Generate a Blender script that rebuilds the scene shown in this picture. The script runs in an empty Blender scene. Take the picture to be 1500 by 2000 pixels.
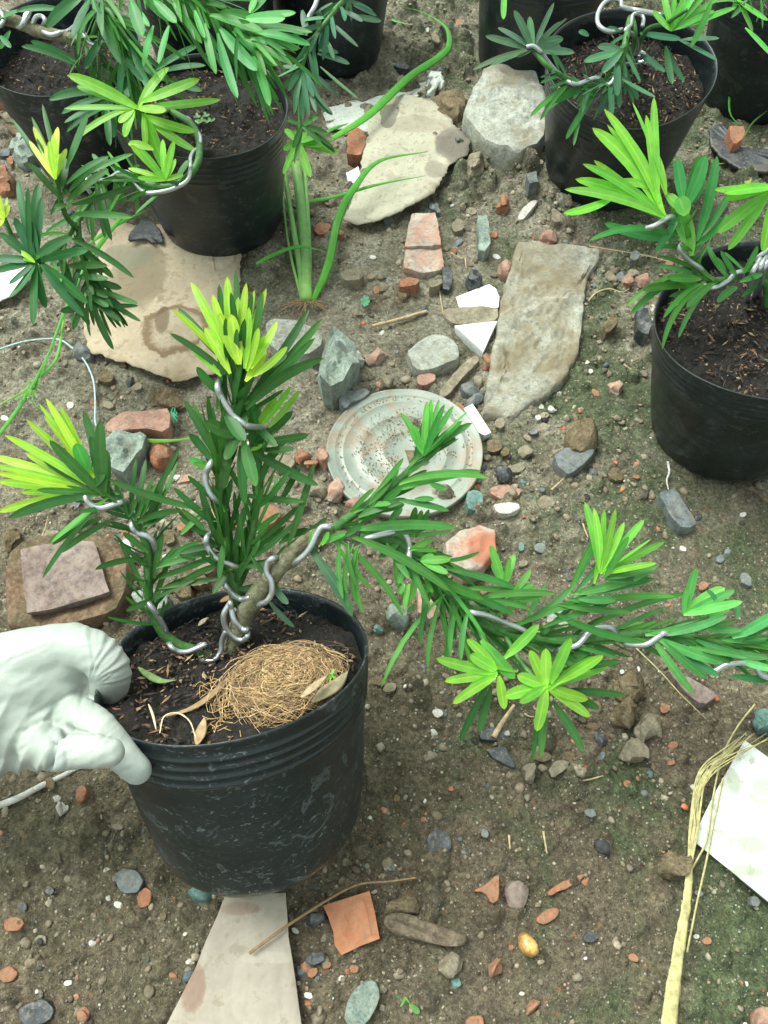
import bpy, math, random
import numpy as np
from mathutils import Vector
R = math.radians
random.seed(7); rng = np.random.default_rng(7)
S = bpy.context.scene
C = S.collection

# ------------------------------------------------------------------ camera
H, TH, F = 0.694, 59.5, 1480.0
cam = bpy.data.cameras.new('camera'); co = bpy.data.objects.new('camera', cam); C.objects.link(co)
cam.sensor_fit = 'VERTICAL'; cam.sensor_height = 36.0; cam.lens = 36.0 * F / 2000.0
cam.clip_start = 0.01; cam.clip_end = 500
co.location = (0, 0, H); co.rotation_euler = (R(90 - TH), 0, 0); S.camera = co
# ------------------------------------------------------------------ world, sun, exposure
SUN_EL, SUN_AZ = R(62), R(-50)
w = bpy.data.worlds.new("World"); S.world = w; w.use_nodes = True
nt = w.node_tree; bg = nt.nodes['Background']
sky = nt.nodes.new('ShaderNodeTexSky'); sky.sky_type = 'NISHITA'; sky.sun_disc = False
sky.sun_elevation = SUN_EL; sky.sun_rotation = SUN_AZ; sky.dust_density = 4.0; sky.air_density = 1.0
hs = nt.nodes.new('ShaderNodeHueSaturation'); hs.inputs['Saturation'].default_value = 0.12
nt.links.new(sky.outputs[0], hs.inputs['Color'])
mx = nt.nodes.new('ShaderNodeMix'); mx.data_type = 'RGBA'; mx.blend_type = 'MULTIPLY'; mx.inputs[0].default_value = 1
mx.inputs[7].default_value = (0.93, 1.045, 0.955, 1)
nt.links.new(hs.outputs[0], mx.inputs[6]); nt.links.new(mx.outputs[2], bg.inputs[0])
bg.inputs[1].default_value = 0.15
sl = bpy.data.lights.new('sun', 'SUN'); sl.energy = 1.4; sl.angle = R(28); sl.color = (1.0, 0.98, 0.90)
so = bpy.data.objects.new('sun', sl); C.objects.link(so)
d = Vector((math.sin(SUN_AZ) * math.cos(SUN_EL), math.cos(SUN_AZ) * math.cos(SUN_EL), math.sin(SUN_EL)))
so.rotation_euler = d.to_track_quat('Z', 'Y').to_euler()
S.view_settings.view_transform = 'Standard'; S.view_settings.look = 'None'
S.view_settings.gamma = 1; S.view_settings.exposure = 1.08
S.render.resolution_x = 768; S.render.resolution_y = 1024
S.cycles.max_bounces = 6

# ------------------------------------------------------------------ geometry helpers
_a = R(90 - TH); _c, _s = math.cos(_a), math.sin(_a)
RIGHT = np.array([1., 0, 0]); UP = np.array([0, _c, _s]); FWD = np.array([0, _s, -_c])
CAM = np.array([0, 0, H])
def PD(u, v, Z):                       # point seen at (u,v) at depth Z along the view axis
    return CAM + Z * (FWD + RIGHT * ((u - 750) / F) + UP * ((1000 - v) / F))
def PH(u, v, h):                       # point seen at (u,v) at world height h
    dd = FWD + RIGHT * ((u - 750) / F) + UP * ((1000 - v) / F)
    return CAM + dd * ((h - H) / dd[2])
def depth(P): return float(np.dot(np.asarray(P) - CAM, FWD))
def proj(P):
    q = np.asarray(P) - CAM; z = q @ FWD
    return 750 + F * (q @ RIGHT) / z, 1000 - F * (q @ UP) / z

_perm = rng.random((64, 64, 64)).astype(np.float32)
def vnoise(x, y, z=0.0):
    x, y = np.broadcast_arrays(np.asarray(x, float), np.asarray(y, float)); z = np.zeros_like(x) + z
    xi, yi, zi = np.floor(x).astype(int), np.floor(y).astype(int), np.floor(z).astype(int)
    fx, fy, fz = x - xi, y - yi, z - zi
    fx, fy, fz = [f * f * (3 - 2 * f) for f in (fx, fy, fz)]
    r = 0
    for a in (0, 1):
        for b in (0, 1):
            for c in (0, 1):
                wgt = (fx if a else 1 - fx) * (fy if b else 1 - fy) * (fz if c else 1 - fz)
                r = r + wgt * _perm[(xi + a) & 63, (yi + b) & 63, (zi + c) & 63]
    return r * 2 - 1
def fbm(x, y, z=0.0, o=4):
    r, a = 0, 1.0
    for i in range(o):
        r = r + a * vnoise(x * 2**i + 17 * i, y * 2**i + 5 * i, z * 2**i + 3 * i); a *= .5
    return r
def gz(x, y):                           # the lie of the land
    return 0.007 * fbm(np.asarray(x) * 5, np.asarray(y) * 5, 1.5, 3)

def tag(o, label=None, cat=None, group=None, kind=None):
    if label: o['label'] = label
    if cat: o['category'] = cat
    if group: o['group'] = group
    if kind: o['kind'] = kind
    return o
def empty(name, loc, label, cat, group=None):
    o = bpy.data.objects.new(name, None); C.objects.link(o); o.location = tuple(loc); o.empty_display_size = .02
    return tag(o, label, cat, group)

class MB:
    def __init__(s): s.v = []; s.f = []; s.c = []; s.uv = []
    def add(s, v, f, col=(1, 1, 1), uv=None):
        o = len(s.v); n = len(v)
        s.v.extend([tuple(p) for p in v]); s.f.extend([tuple(i + o for i in q) for q in f])
        if isinstance(col, np.ndarray) and col.ndim == 2: s.c.extend([tuple(c) for c in col])
        else: s.c.extend([tuple(col)] * n)
        s.uv.extend(uv if uv is not None else [(0.5, 0.5)] * n)
    def build(s, name, m, parent=None, smooth=True):
        me = bpy.data.meshes.new(name)
        off = np.array(parent.location) if parent is not None and parent.type == 'EMPTY' else np.zeros(3)
        if parent is not None and parent.type == 'MESH' and 'org' in ORG.get(parent.name, {}): off = ORG[parent.name]['org']
        top = parent is None
        V = np.array(s.v)
        if top:
            off = np.array([V[:, 0].mean(), V[:, 1].mean(), V[:, 2].min()])
        me.from_pydata([tuple(p) for p in (V - off)], [], s.f)
        me.polygons.foreach_set('use_smooth', [smooth] * len(me.polygons))
        ca = me.color_attributes.new('Col', 'FLOAT_COLOR', 'POINT')
        cc = np.ones((len(s.v), 4), np.float32); cc[:, :3] = np.array(s.c); ca.data.foreach_set('color', cc.ravel())
        ul = me.uv_layers.new(name='UVMap'); li = np.zeros(len(me.loops), np.int32); me.loops.foreach_get('vertex_index', li)
        ul.data.foreach_set('uv', np.array(s.uv, np.float32)[li].ravel())
        me.materials.append(m); me.update()
        o = bpy.data.objects.new(name, me); C.objects.link(o)
        if top: o.location = tuple(off)
        else: o.parent = parent
        ORG[o.name] = {'org': off}
        return o
    def build_clusters(s, name, m, parent, chunk=45, gap=.011):
        V = np.array(s.v).reshape(-1, chunk, 3); n = len(V); g = list(range(n))
        def find(i):
            while g[i] != i: i = g[i]
            return i
        for i in range(n):
            for j in range(i):
                if find(i) != find(j) and np.min(np.linalg.norm(V[i][:, None] - V[j][None], axis=2)) < gap: g[find(i)] = find(j)
        for r in sorted(set(find(i) for i in range(n))):
            mb = MB(); nf = len(s.f) // n
            for i in range(n):
                if find(i) == r:
                    k = i * chunk; mb.add(s.v[k:k + chunk], [tuple(q - k for q in f) for f in s.f[i * nf:(i + 1) * nf]], np.array(s.c[k:k + chunk]), s.uv[k:k + chunk])
            mb.build(name, m, parent)
ORG = {}

def smoothpath(P, n=8):
    P = [np.asarray(p, float) for p in P]
    if len(P) < 3:
        return [P[0] + (P[-1] - P[0]) * t for t in np.linspace(0, 1, n)]
    Q = [2 * P[0] - P[1]] + P + [2 * P[-1] - P[-2]]; out = []
    for i in range(1, len(Q) - 2):
        for t in np.linspace(0, 1, n, endpoint=False):
            a, b, c, d_ = Q[i - 1:i + 3]
            out.append(.5 * (2 * b + (c - a) * t + (2 * a - 5 * b + 4 * c - d_) * t * t + (3 * b - a - 3 * c + d_) * t**3))
    out.append(P[-1]); return out
def nrm(v): return v / (np.linalg.norm(v) + 1e-12)
def tube(mb, P, r, seg=8, col=(1, 1, 1), rough=0.0, cap=True, flat=1.0, hint=(0, -.5, .86)):
    P = np.array(P); n = len(P)
    rr = np.asarray(r(np.linspace(0, 1, n)) if callable(r) else np.full(n, r))
    T = np.gradient(P, axis=0); T /= np.linalg.norm(T, axis=1)[:, None] + 1e-12
    N = nrm(np.cross(T[0], np.cross(np.array(hint), T[0]) + 1e-6)); vs, fs, uv = [], [], []
    for i in range(n):
        N = nrm(N - T[i] * (N @ T[i])); B = np.cross(T[i], N)
        for k in range(seg):
            a = 2 * math.pi * k / seg; q = rr[i] * (1 + rough * random.uniform(-1, 1))
            vs.append(P[i] + q * (math.cos(a) * N * flat + math.sin(a) * B)); uv.append((k / seg, i / n))
    for i in range(n - 1):
        for k in range(seg):
            k2 = (k + 1) % seg; fs.append((i * seg + k, i * seg + k2, (i + 1) * seg + k2, (i + 1) * seg + k))
    if cap: fs.append(tuple(range(seg))[::-1]); fs.append(tuple((n - 1) * seg + k for k in range(seg)))
    mb.add(vs, fs, col, uv)

WT = np.array([0, .06, .18, .36, .56, .74, .87, .95, 1.0]); WW = np.array([.32, .42, .72, .95, 1., .93, .76, .48, .05])
LWF = .69
def leaf(mb, P0, P1, w, arch=0.0, bow=0.0, col=(.05, .2, .03), roll=0.0, grass=False, face=None, fold=.10):
    P0, P1 = np.asarray(P0, float), np.asarray(P1, float); ax = P1 - P0; L = np.linalg.norm(ax); T = ax / L
    tocam = np.array([0, -.5, .86]) if face is None else np.asarray(face, float)
    N = tocam - T * (tocam @ T)
    if np.linalg.norm(N) < .2: N = np.array([.3, .6, .3]) - T * (np.array([.3, .6, .3]) @ T)
    N = nrm(N); B = np.cross(T, N)
    N2 = N * math.cos(roll) + B * math.sin(roll); B2 = np.cross(T, N2)
    ctl = (P0 + P1) / 2 + N * arch * L + B * bow * L
    w = w * LWF
    vs, uv, fs = [], [], []
    ts = WT if not grass else np.linspace(0, 1, 14)
    ww = WW if not grass else np.interp(ts, [0, .15, .6, 1], [.7, 1, .85, .05])
    xs = (-1, -.55, 0, .55, 1)
    for t, q in zip(ts, ww):
        p = (1 - t)**2 * P0 + 2 * t * (1 - t) * ctl + t * t * P1
        for x in xs:
            z = (abs(x) - .45) * fold * w * (1 - t * .5)
            vs.append(p + B2 * x * q * w * .5 + N2 * z); uv.append(((x + 1) / 2, t))
    m = len(xs)
    for i in range(len(ts) - 1):
        for k in range(m - 1):
            a = i * m + k; fs.append((a, a + 1, a + m + 1, a + m))
    j = random.uniform(.80, 1.2); jr = random.uniform(.85, 1.25)
    if random.random() < .22 and not grass and col[1] < .35: k_ = random.uniform(1.2, 1.75); j *= k_; jr *= 1.1
    mb.add(vs, fs, (col[0] * j * jr, col[1] * j, col[2] * j * random.uniform(.8, 1.2)), uv)

# ------------------------------------------------------------------ material helpers
def mat(name):
    m = bpy.data.materials.new(name); m.use_nodes = True; n = m.node_tree.nodes; b = n['Principled BSDF']; return m, m.node_tree, b
def node(nt, t, **k):
    n = nt.nodes.new(t)
    for a, b in k.items():
        if a.startswith('i_'): n.inputs[a[2:].replace('_', ' ')].default_value = b
        else: setattr(n, a, b)
    return n
def noise(nt, sc, det=4, rough=.6, coord='Object', vec=None, dist=0):
    n = node(nt, 'ShaderNodeTexNoise'); n.inputs['Scale'].default_value = sc; n.inputs['Detail'].default_value = det
    n.inputs['Roughness'].default_value = rough; n.inputs['Distortion'].default_value = dist
    if vec is None:
        tc = node(nt, 'ShaderNodeTexCoord'); vec = tc.outputs[coord]
    nt.links.new(vec, n.inputs['Vector']); return n
def ramp(nt, src, stops, interp='LINEAR'):
    r = node(nt, 'ShaderNodeValToRGB'); r.color_ramp.interpolation = interp; e = r.color_ramp.elements
    while len(e) < len(stops): e.new(.5)
    for q, (p, c) in zip(e, stops):
        q.position = p; q.color = (c, c, c, 1) if not hasattr(c, '__len__') else tuple(c) + (1,)
    nt.links.new(src, r.inputs[0]); return r.outputs[0]
def mix(nt, fac, a, b, mode='MIX'):
    m = node(nt, 'ShaderNodeMix', data_type='RGBA', blend_type=mode)
    for s, v in ((0, fac), (6, a), (7, b)):
        if isinstance(v, (int, float)): m.inputs[s].default_value = v
        elif isinstance(v, tuple): m.inputs[s].default_value = v + (1,) if len(v) == 3 else v
        else: nt.links.new(v, m.inputs[s])
    return m.outputs[2]
def bump(nt, b, src, strength=.5, dist=.002, prev=None):
    n = node(nt, 'ShaderNodeBump'); n.inputs['Strength'].default_value = strength; n.inputs['Distance'].default_value = dist
    nt.links.new(src, n.inputs['Height'])
    if prev is not None: nt.links.new(prev, n.inputs['Normal'])
    nt.links.new(n.outputs[0], b.inputs['Normal']); return n.outputs[0]

def stone_mat(name, c1, c2, sc=60, rough=.85, dirt=.35, spec=.25, dirtcol=(.13, .10, .065), bd=.0015, speck=None, use_attr=False):
    m, nt, b = mat(name)
    n1 = noise(nt, sc, 5, .65); n2 = noise(nt, sc * 6, 4, .7); n3 = noise(nt, sc * .35, 5, .7, dist=.6)
    base = mix(nt, ramp(nt, n1.outputs[0], [(.35, 0), (.65, 1)]), c1, c2)
    if use_attr:
        at = node(nt, 'ShaderNodeVertexColor', layer_name='Col'); base = mix(nt, 1.0, base, at.outputs[0], 'MULTIPLY')
    sf = .35 if any(k_ in name for k_ in ('cardboard', 'tile', 'paper')) else 1.0
    base = mix(nt, .7 * sf, base, ramp(nt, n2.outputs[0], [(.3, .35), (.7, 1.55)]), 'MULTIPLY')
    n4 = noise(nt, sc * .7, 6, .75, dist=1.5); base = mix(nt, .6 * sf, base, ramp(nt, n4.outputs[0], [(.38, .55), (.5, 1.0), (.62, 1.3)]), 'MULTIPLY')
    if speck:
        vo = node(nt, 'ShaderNodeTexVoronoi'); vo.inputs['Scale'].default_value = sc * 5
        tc = node(nt, 'ShaderNodeTexCoord'); nt.links.new(tc.outputs['Object'], vo.inputs['Vector'])
        sp = node(nt, 'ShaderNodeSeparateColor'); nt.links.new(vo.outputs['Color'], sp.inputs[0])
        base = mix(nt, ramp(nt, sp.outputs[0], [(.86, 0), (.9, .8)]), base, speck)
    if dirt > 0:
        base = mix(nt, ramp(nt, n3.outputs[0], [(.62 - dirt * .5, 0), (.74 - dirt * .35, 1)]), base, dirtcol)
    if dirt > 0: base = mix(nt, ramp(nt, n2.outputs[0], [(.54, 0), (.62, .55)]), base, (.19, .155, .105))
    nt.links.new(base, b.inputs['Base Color']); b.inputs['Roughness'].default_value = rough
    b.inputs['Specular IOR Level'].default_value = spec
    p = bump(nt, b, n1.outputs[0], .6, bd * 1.5); bump(nt, b, n2.outputs[0], .7, bd * .6, p)
    return m

def leaf_mat(name, tint=(1, 1, 1), rough=.34, trans=.22):
    m, nt, b = mat(name)
    at = node(nt, 'ShaderNodeVertexColor', layer_name='Col'); uv = node(nt, 'ShaderNodeTexCoord')
    sp = node(nt, 'ShaderNodeSeparateXYZ'); nt.links.new(uv.outputs['UV'], sp.inputs[0])
    mm = node(nt, 'ShaderNodeMath', operation='SUBTRACT'); nt.links.new(sp.outputs[0], mm.inputs[0]); mm.inputs[1].default_value = .5
    ab = node(nt, 'ShaderNodeMath', operation='ABSOLUTE'); nt.links.new(mm.outputs[0], ab.inputs[0])
    rib = ramp(nt, ab.outputs[0], [(.0, 1), (.055, .6), (.10, 0)])
    n1 = noise(nt, 90, 3, .6)
    grad = mix(nt, 1.0, at.outputs[0], ramp(nt, sp.outputs[1], [(0, (1.5, 1.3, 1.1)), (.3, (1, 1, 1)), (.85, (1, 1, 1)), (1, (1.3, .95, .8))]), 'MULTIPLY')
    col = mix(nt, .5, grad, ramp(nt, n1.outputs[0], [(.25, .65), (.75, 1.3)]), 'MULTIPLY')
    ribc = mix(nt, 1.0, at.outputs[0], (1.7, 1.25, 1.5, 1), 'MULTIPLY')
    f = node(nt, 'ShaderNodeMath', operation='MULTIPLY'); nt.links.new(rib, f.inputs[0]); f.inputs[1].default_value = .8
    col = mix(nt, f.outputs[0], col, ribc)
    geo = node(nt, 'ShaderNodeNewGeometry')
    back = mix(nt, 1.0, col, (1.45, 1.25, 1.9, 1), 'MULTIPLY')
    col = mix(nt, geo.outputs['Backfacing'], col, back)
    nt.links.new(col, b.inputs['Base Color']); b.inputs['Roughness'].default_value = rough
    b.inputs['Specular IOR Level'].default_value = .28
    tr = node(nt, 'ShaderNodeBsdfTranslucent'); bright = mix(nt, 1.0, col, (1.5, 1.7, .7, 1), 'MULTIPLY'); nt.links.new(bright, tr.inputs[0])
    ms = node(nt, 'ShaderNodeMixShader'); ms.inputs[0].default_value = trans
    out = nt.nodes['Material Output']; nt.links.new(b.outputs[0], ms.inputs[1]); nt.links.new(tr.outputs[0], ms.inputs[2]); nt.links.new(ms.outputs[0], out.inputs[0])
    bump(nt, b, rib, -.35, .0006)
    return m
def plain(name, c, rough=.6, metal=0, sc=80, var=.35, spec=.4, bd=.0006, attr=False):
    m, nt, b = mat(name); n1 = noise(nt, sc, 4, .65)
    base = c
    if attr:
        at = node(nt, 'ShaderNodeVertexColor', layer_name='Col'); base = at.outputs[0]
    col = mix(nt, 1.0, base, ramp(nt, n1.outputs[0], [(.3, 1 - var), (.7, 1 + var)]), 'MULTIPLY')
    nt.links.new(col, b.inputs['Base Color']); b.inputs['Roughness'].default_value = rough; b.inputs['Metallic'].default_value = metal
    b.inputs['Specular IOR Level'].default_value = spec; bump(nt, b, n1.outputs[0], .5, bd)
    return m

M = {}
M['leaf'] = leaf_mat('leaf', rough=.42); M['newleaf'] = leaf_mat('new leaf', rough=.42, trans=.32)
M['grass'] = leaf_mat('grass blade', rough=.4, trans=.3)
M['wire'] = plain('aluminium wire', (.47, .50, .51), .34, .75, 300, .10, .5, .0002)
M['bark'] = stone_mat('bark', (.16, .15, .085), (.25, .26, .17), 180, .85, .25, .2, (.09, .075, .05), .0015)
M['greenstem'] = plain('green stem', (.05, .15, .035), .5, 0, 200, .35)
M['card'] = stone_mat('cardboard', (.40, .325, .235), (.45, .375, .28), 14, .9, .10, .15, (.27, .20, .12), .0004)
M['card2'] = stone_mat('pale cardboard', (.37, .35, .27), (.44, .42, .33), 16, .9, .16, .15, (.22, .16, .11), .0004)
M['paper'] = stone_mat('weathered paper', (.44, .48, .44), (.52, .56, .51), 30, .85, .12, .2, (.3, .27, .2), .0004)
M['concrete'] = stone_mat('concrete', (.30, .315, .275), (.42, .43, .385), 45, .92, .26, .15, (.24, .21, .15), .0028)
M['slab'] = stone_mat('dirty slab', (.265, .262, .215), (.36, .358, .305), 38, .95, .44, .1, (.20, .17, .115), .0022)
M['greystone'] = stone_mat('grey green stone', (.17, .22, .19), (.30, .36, .31), 55, .8, .2, .25, (.2, .17, .12), .003)
M['blue'] = stone_mat('blue grey stone', (.09, .115, .12), (.19, .215, .22), 45, .6, .28, .4, (.17, .15, .11), .0018)
M['dark'] = stone_mat('black slate', (.030, .036, .042), (.07, .08, .09), 50, .5, .2, .5, (.13, .11, .08), .0012)
M['teal'] = stone_mat('teal stone', (.07, .16, .15), (.14, .25, .22), 60, .7, .2, .4, (.15, .13, .09), .0015)
M['brown'] = stone_mat('brown clod', (.13, .10, .06), (.21, .165, .105), 70, .95, .2, .1, (.10, .08, .05), .003)
M['tan'] = stone_mat('tan stone', (.21, .185, .13), (.31, .275, .21), 55, .9, .3, .2, (.16, .13, .085), .002)
M['brick'] = stone_mat('orange brick', (.30, .115, .06), (.40, .19, .115), 50, .85, .36, .25, (.20, .14, .09), .0018)
M['claytile'] = stone_mat('clay tile', (.38, .15, .075), (.48, .23, .13), 50, .8, .16, .25, (.22, .16, .1), .001)
M['pink'] = stone_mat('pink brick', (.33, .17, .125), (.42, .26, .20), 40, .7, .28, .35, (.22, .15, .1), .0018)
M['palebrick'] = stone_mat('pale mortar brick', (.36, .265, .215), (.45, .41, .355), 28, .85, .34, .2, (.45, .18, .11), .002)
M['mbrick'] = stone_mat('purple brown slab', (.16, .112, .095), (.27, .215, .195), 30, .75, .18, .3, (.14, .10, .08), .0012)
M['soilbrick'] = stone_mat('earth covered brick', (.12, .085, .055), (.20, .13, .085), 40, .9, .3, .15, (.08, .075, .045), .0025)
M['white'] = stone_mat('white glazed tile', (.84, .86, .85), (.88, .90, .88), 30, .3, .0, .5, (.4, .4, .3), .0003)
M['whitedirty'] = stone_mat('mildewed white tile', (.56, .61, .57), (.63, .67, .63), 10, .4, .3, .5, (.33, .35, .27), .0003)
M['ptile'] = stone_mat('pale pink tile', (.32, .275, .225), (.36, .32, .265), 9, .6, .12, .35, (.34, .23, .17), .0012)
M['chip'] = stone_mat('white chip', (.46, .45, .40), (.58, .57, .52), 60, .7, .1, .3, (.3, .25, .18), .001)
M['yellow'] = stone_mat('amber pebble', (.45, .24, .05), (.60, .40, .16), 40, .25, .0, .5, bd=.0003)
M['wood'] = stone_mat('rotting wood', (.11, .085, .06), (.22, .175, .13), 40, .9, .2, .15, (.07, .055, .04), .002)
M['straw'] = plain('dry straw', (.40, .36, .165), .7, 0, 160, .4)
M['stick'] = plain('dry stick', (.42, .32, .19), .8, 0, 200, .35)
M['twine'] = plain('pale twine', (.35, .48, .50), .7, 0, 300, .3)
M['whitestick'] = stone_mat('whitewashed cane', (.55, .55, .50), (.66, .66, .62), 90, .7, .2, .3, (.32, .2, .12), .0006)
M['root'] = plain('roots', (.26, .17, .09), .85, 0, 200, .3)
M['coir'] = plain('coconut fibre', (.55, .36, .14), .6, 0, 120, .3, attr=True)
M['flake'] = plain('bark flakes', (.2, .12, .07), .8, 0, 200, .3, attr=True)
M['grit'] = plain('grit', (.2, .2, .2), .85, 0, 400, .3, .2, .0003, attr=True)
M['crumb'] = plain('crumb', (.2, .2, .2), .9, 0, 260, .45, .2, .0012, attr=True)
M['dryleaf'] = plain('dry leaf', (.42, .34, .10), .6, 0, 60, .3)

# soil in pots
m, nt, b = mat('potting soil'); n1 = noise(nt, 160, 6, .75); n2 = noise(nt, 700, 3, .7)
nt.links.new(mix(nt, .8, ramp(nt, n1.outputs[0], [(.35, (.007, .0065, .006)), (.6, (.022, .018, .014)), (.78, (.085, .058, .035))]),
    ramp(nt, n2.outputs[0], [(.3, .4), (.7, 1.7)]), 'MULTIPLY'), b.inputs['Base Color'])
b.inputs['Roughness'].default_value = .8; b.inputs['Specular IOR Level'].default_value = .4
p = bump(nt, b, n1.outputs[0], 1, .004); bump(nt, b, n2.outputs[0], .8, .0015, p); M['soil'] = m

# black pot plastic: scuffs run round the wall, pale grit speckles towards the foot
def pot_mat(name, dusty, seed):
    m, nt, b = mat(name)
    tc = node(nt, 'ShaderNodeTexCoord'); mp = node(nt, 'ShaderNodeMapping'); nt.links.new(tc.outputs['Object'], mp.inputs[0])
    mp.inputs['Location'].default_value = (seed, seed * 2, 0); mp.inputs['Scale'].default_value = (1, 1, 2.6)
    a1 = noise(nt, 170, 3, .6, vec=mp.outputs[0], dist=1.2); a2 = noise(nt, 12, 5, .65, vec=mp.outputs[0]); a3 = noise(nt, 26, 4, .6, vec=tc.outputs['Object'], dist=2.0)
    vo = node(nt, 'ShaderNodeTexVoronoi'); vo.inputs['Scale'].default_value = 420; nt.links.new(tc.outputs['Object'], vo.inputs['Vector'])
    sp = node(nt, 'ShaderNodeSeparateColor'); nt.links.new(vo.outputs['Color'], sp.inputs[0])
    uvs = node(nt, 'ShaderNodeSeparateXYZ'); nt.links.new(tc.outputs['UV'], uvs.inputs[0])
    low = ramp(nt, uvs.outputs[1], [(.62, .02), (.95, 1)])
    base = mix(nt, ramp(nt, a2.outputs[0], [(.4, 0), (.75, .8)]), (.008, .013, .0145), (.019, .030, .033))
    scuff = node(nt, 'ShaderNodeMath', operation='MULTIPLY'); nt.links.new(ramp(nt, a1.outputs[0], [(.60, 0), (.66, 1)]), scuff.inputs[0]); nt.links.new(ramp(nt, a2.outputs[0], [(.42, .05), (.58, .7 * dusty)]), scuff.inputs[1])
    base = mix(nt, scuff.outputs[0], base, (.16, .20, .21))
    base = mix(nt, ramp(nt, a3.outputs[0], [(.59, 0), (.62, .30 * dusty), (.67, .04)]), base, (.18, .22, .23))
    g = node(nt, 'ShaderNodeMath', operation='MULTIPLY'); nt.links.new(ramp(nt, sp.outputs[0], [(.78, 0), (.84, 1)]), g.inputs[0]); nt.links.new(low, g.inputs[1])
    g2 = node(nt, 'ShaderNodeMath', operation='MULTIPLY'); nt.links.new(g.outputs[0], g2.inputs[0]); gm = mix(nt, 1.0, ramp(nt, vo.outputs['Distance'], [(.12, .8 * dusty), (.38, 0)]), ramp(nt, noise(nt, 55, 3, .7, vec=tc.outputs['Object']).outputs[0], [(.46, 0), (.60, 1)]), 'MULTIPLY'); nt.links.new(gm, g2.inputs[1])
    base = mix(nt, g2.outputs[0], base, (.42, .38, .28))
    nt.links.new(base, b.inputs['Base Color'])
    rr = ramp(nt, a2.outputs[0], [(.3, .26), (.7, .42)]); nt.links.new(rr, b.inputs['Roughness'])
    b.inputs['Specular IOR Level'].default_value = .45
    bump(nt, b, a2.outputs[0], .35, .004)
    return m
M['pot'] = pot_mat('black pot plastic', 1.0, 0); M['pot2'] = pot_mat('cleaner black pot plastic', .45, 3.1)

# ------------------------------------------------------------------ GROUND
def axis(lo, hi, step, far):
    a = list(np.arange(lo, hi, step)); s = step; x = a[-1]; up = []
    while x < far: s *= 1.35; x += s; up.append(x)
    s = step; x = a[0]; dn = []
    while x > -far: s *= 1.35; x -= s; dn.append(x)
    return np.array(dn[::-1] + a + up)
xs = axis(-.74, .76, .0023, 40)
ys = np.concatenate([axis(-.14, .85, .0023, .14)[:-0 or None]])
ys = np.array([y for y in axis(-.14, .9, .0023, 40) if y <= .9] + list(np.arange(.903, 1.55, .0042)))
s_, y_ = .0042, ys[-1]; ext = []
while y_ < 60: s_ *= 1.3; y_ += s_; ext.append(y_)
ys = np.concatenate([ys, ext])
X, Y = np.meshgrid(xs, ys); nx, ny = len(xs), len(ys)
fade = np.clip(1 - (np.maximum(np.abs(X) - .8, 0) + np.maximum(Y - 1.6, 0)) * .5, 0, 1)
Zg = gz(X, Y) + (.0038 * fbm(X * 28, Y * 28, 3.3, 3) + .0018 * fbm(X * 120, Y * 120, 7.7, 2)) * fade
tone = np.ones_like(X)
dens = vnoise(X * 7, Y * 7, 9.2)
for i in range(24000):
    cx = random.uniform(-.72, .74); cy = random.uniform(-.12, 1.5)
    if vnoise(cx * 6, cy * 6, 9.2) + random.uniform(-.7, .7) < 0: continue
    r = random.choice((.0022, .003, .003, .0038, .005, .0065, .009)) * random.uniform(.8, 1.3) * (1.0 if cy < .9 else 1.5)
    if random.random() < .03: r *= 1.8
    i0, i1 = np.searchsorted(xs, (cx - r, cx + r)); j0, j1 = np.searchsorted(ys, (cy - r, cy + r))
    if i1 - i0 < 2 or j1 - j0 < 2: continue
    q = ((X[j0:j1, i0:i1] - cx)**2 + ((Y[j0:j1, i0:i1] - cy) * random.uniform(.8, 1.3))**2) / r**2
    bmp = np.sqrt(np.clip(1 - q, 0, 1)); Zg[j0:j1, i0:i1] += bmp * r * random.uniform(.35, .75)
    tone[j0:j1, i0:i1] = np.where(bmp > .2, random.uniform(.68, 1.4), tone[j0:j1, i0:i1])
me = bpy.data.meshes.new('ground'); nv = nx * ny
V = np.stack([X, Y, Zg], -1).reshape(-1, 3).astype(np.float32)
me.vertices.add(nv); me.vertices.foreach_set('co', V.ravel())
ii = np.arange(nv).reshape(ny, nx); q = np.stack([ii[:-1, :-1], ii[:-1, 1:], ii[1:, 1:], ii[1:, :-1]], -1).reshape(-1, 4)
me.loops.add(q.size); me.loops.foreach_set('vertex_index', q.ravel().astype(np.int32))
me.polygons.add(len(q)); me.polygons.foreach_set('loop_start', (np.arange(len(q)) * 4).astype(np.int32)); me.polygons.foreach_set('loop_total', np.full(len(q), 4, np.int32))
me.polygons.foreach_set('use_smooth', np.ones(len(q), bool)); me.update(calc_edges=True)
ca = me.color_attributes.new('Col', 'FLOAT_COLOR', 'POINT'); cc = np.ones((nv, 4), np.float32); cc[:, :3] = tone.reshape(-1, 1); ca.data.foreach_set('color', cc.ravel())
def ground_h(x, y):
    i = np.clip(np.searchsorted(xs, x), 1, nx - 1); j = np.clip(np.searchsorted(ys, y), 1, ny - 1); return float(Zg[j, i])
m, nt, b = mat('damp earth')
tc = node(nt, 'ShaderNodeTexCoord').outputs['Object']
big = noise(nt, 3.2, 4, .6, vec=tc); mid = noise(nt, 22, 5, .65, vec=tc); fine = noise(nt, 230, 4, .75, vec=tc); vf = noise(nt, 900, 2, .8, vec=tc)
alg = noise(nt, 5.5, 5, .7, vec=tc, dist=.8)
col = mix(nt, ramp(nt, big.outputs[0], [(.38, 0), (.62, 1)]), (.128, .100, .067), (.205, .168, .114))
syy = node(nt, 'ShaderNodeSeparateXYZ'); nt.links.new(tc, syy.inputs[0])
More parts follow.
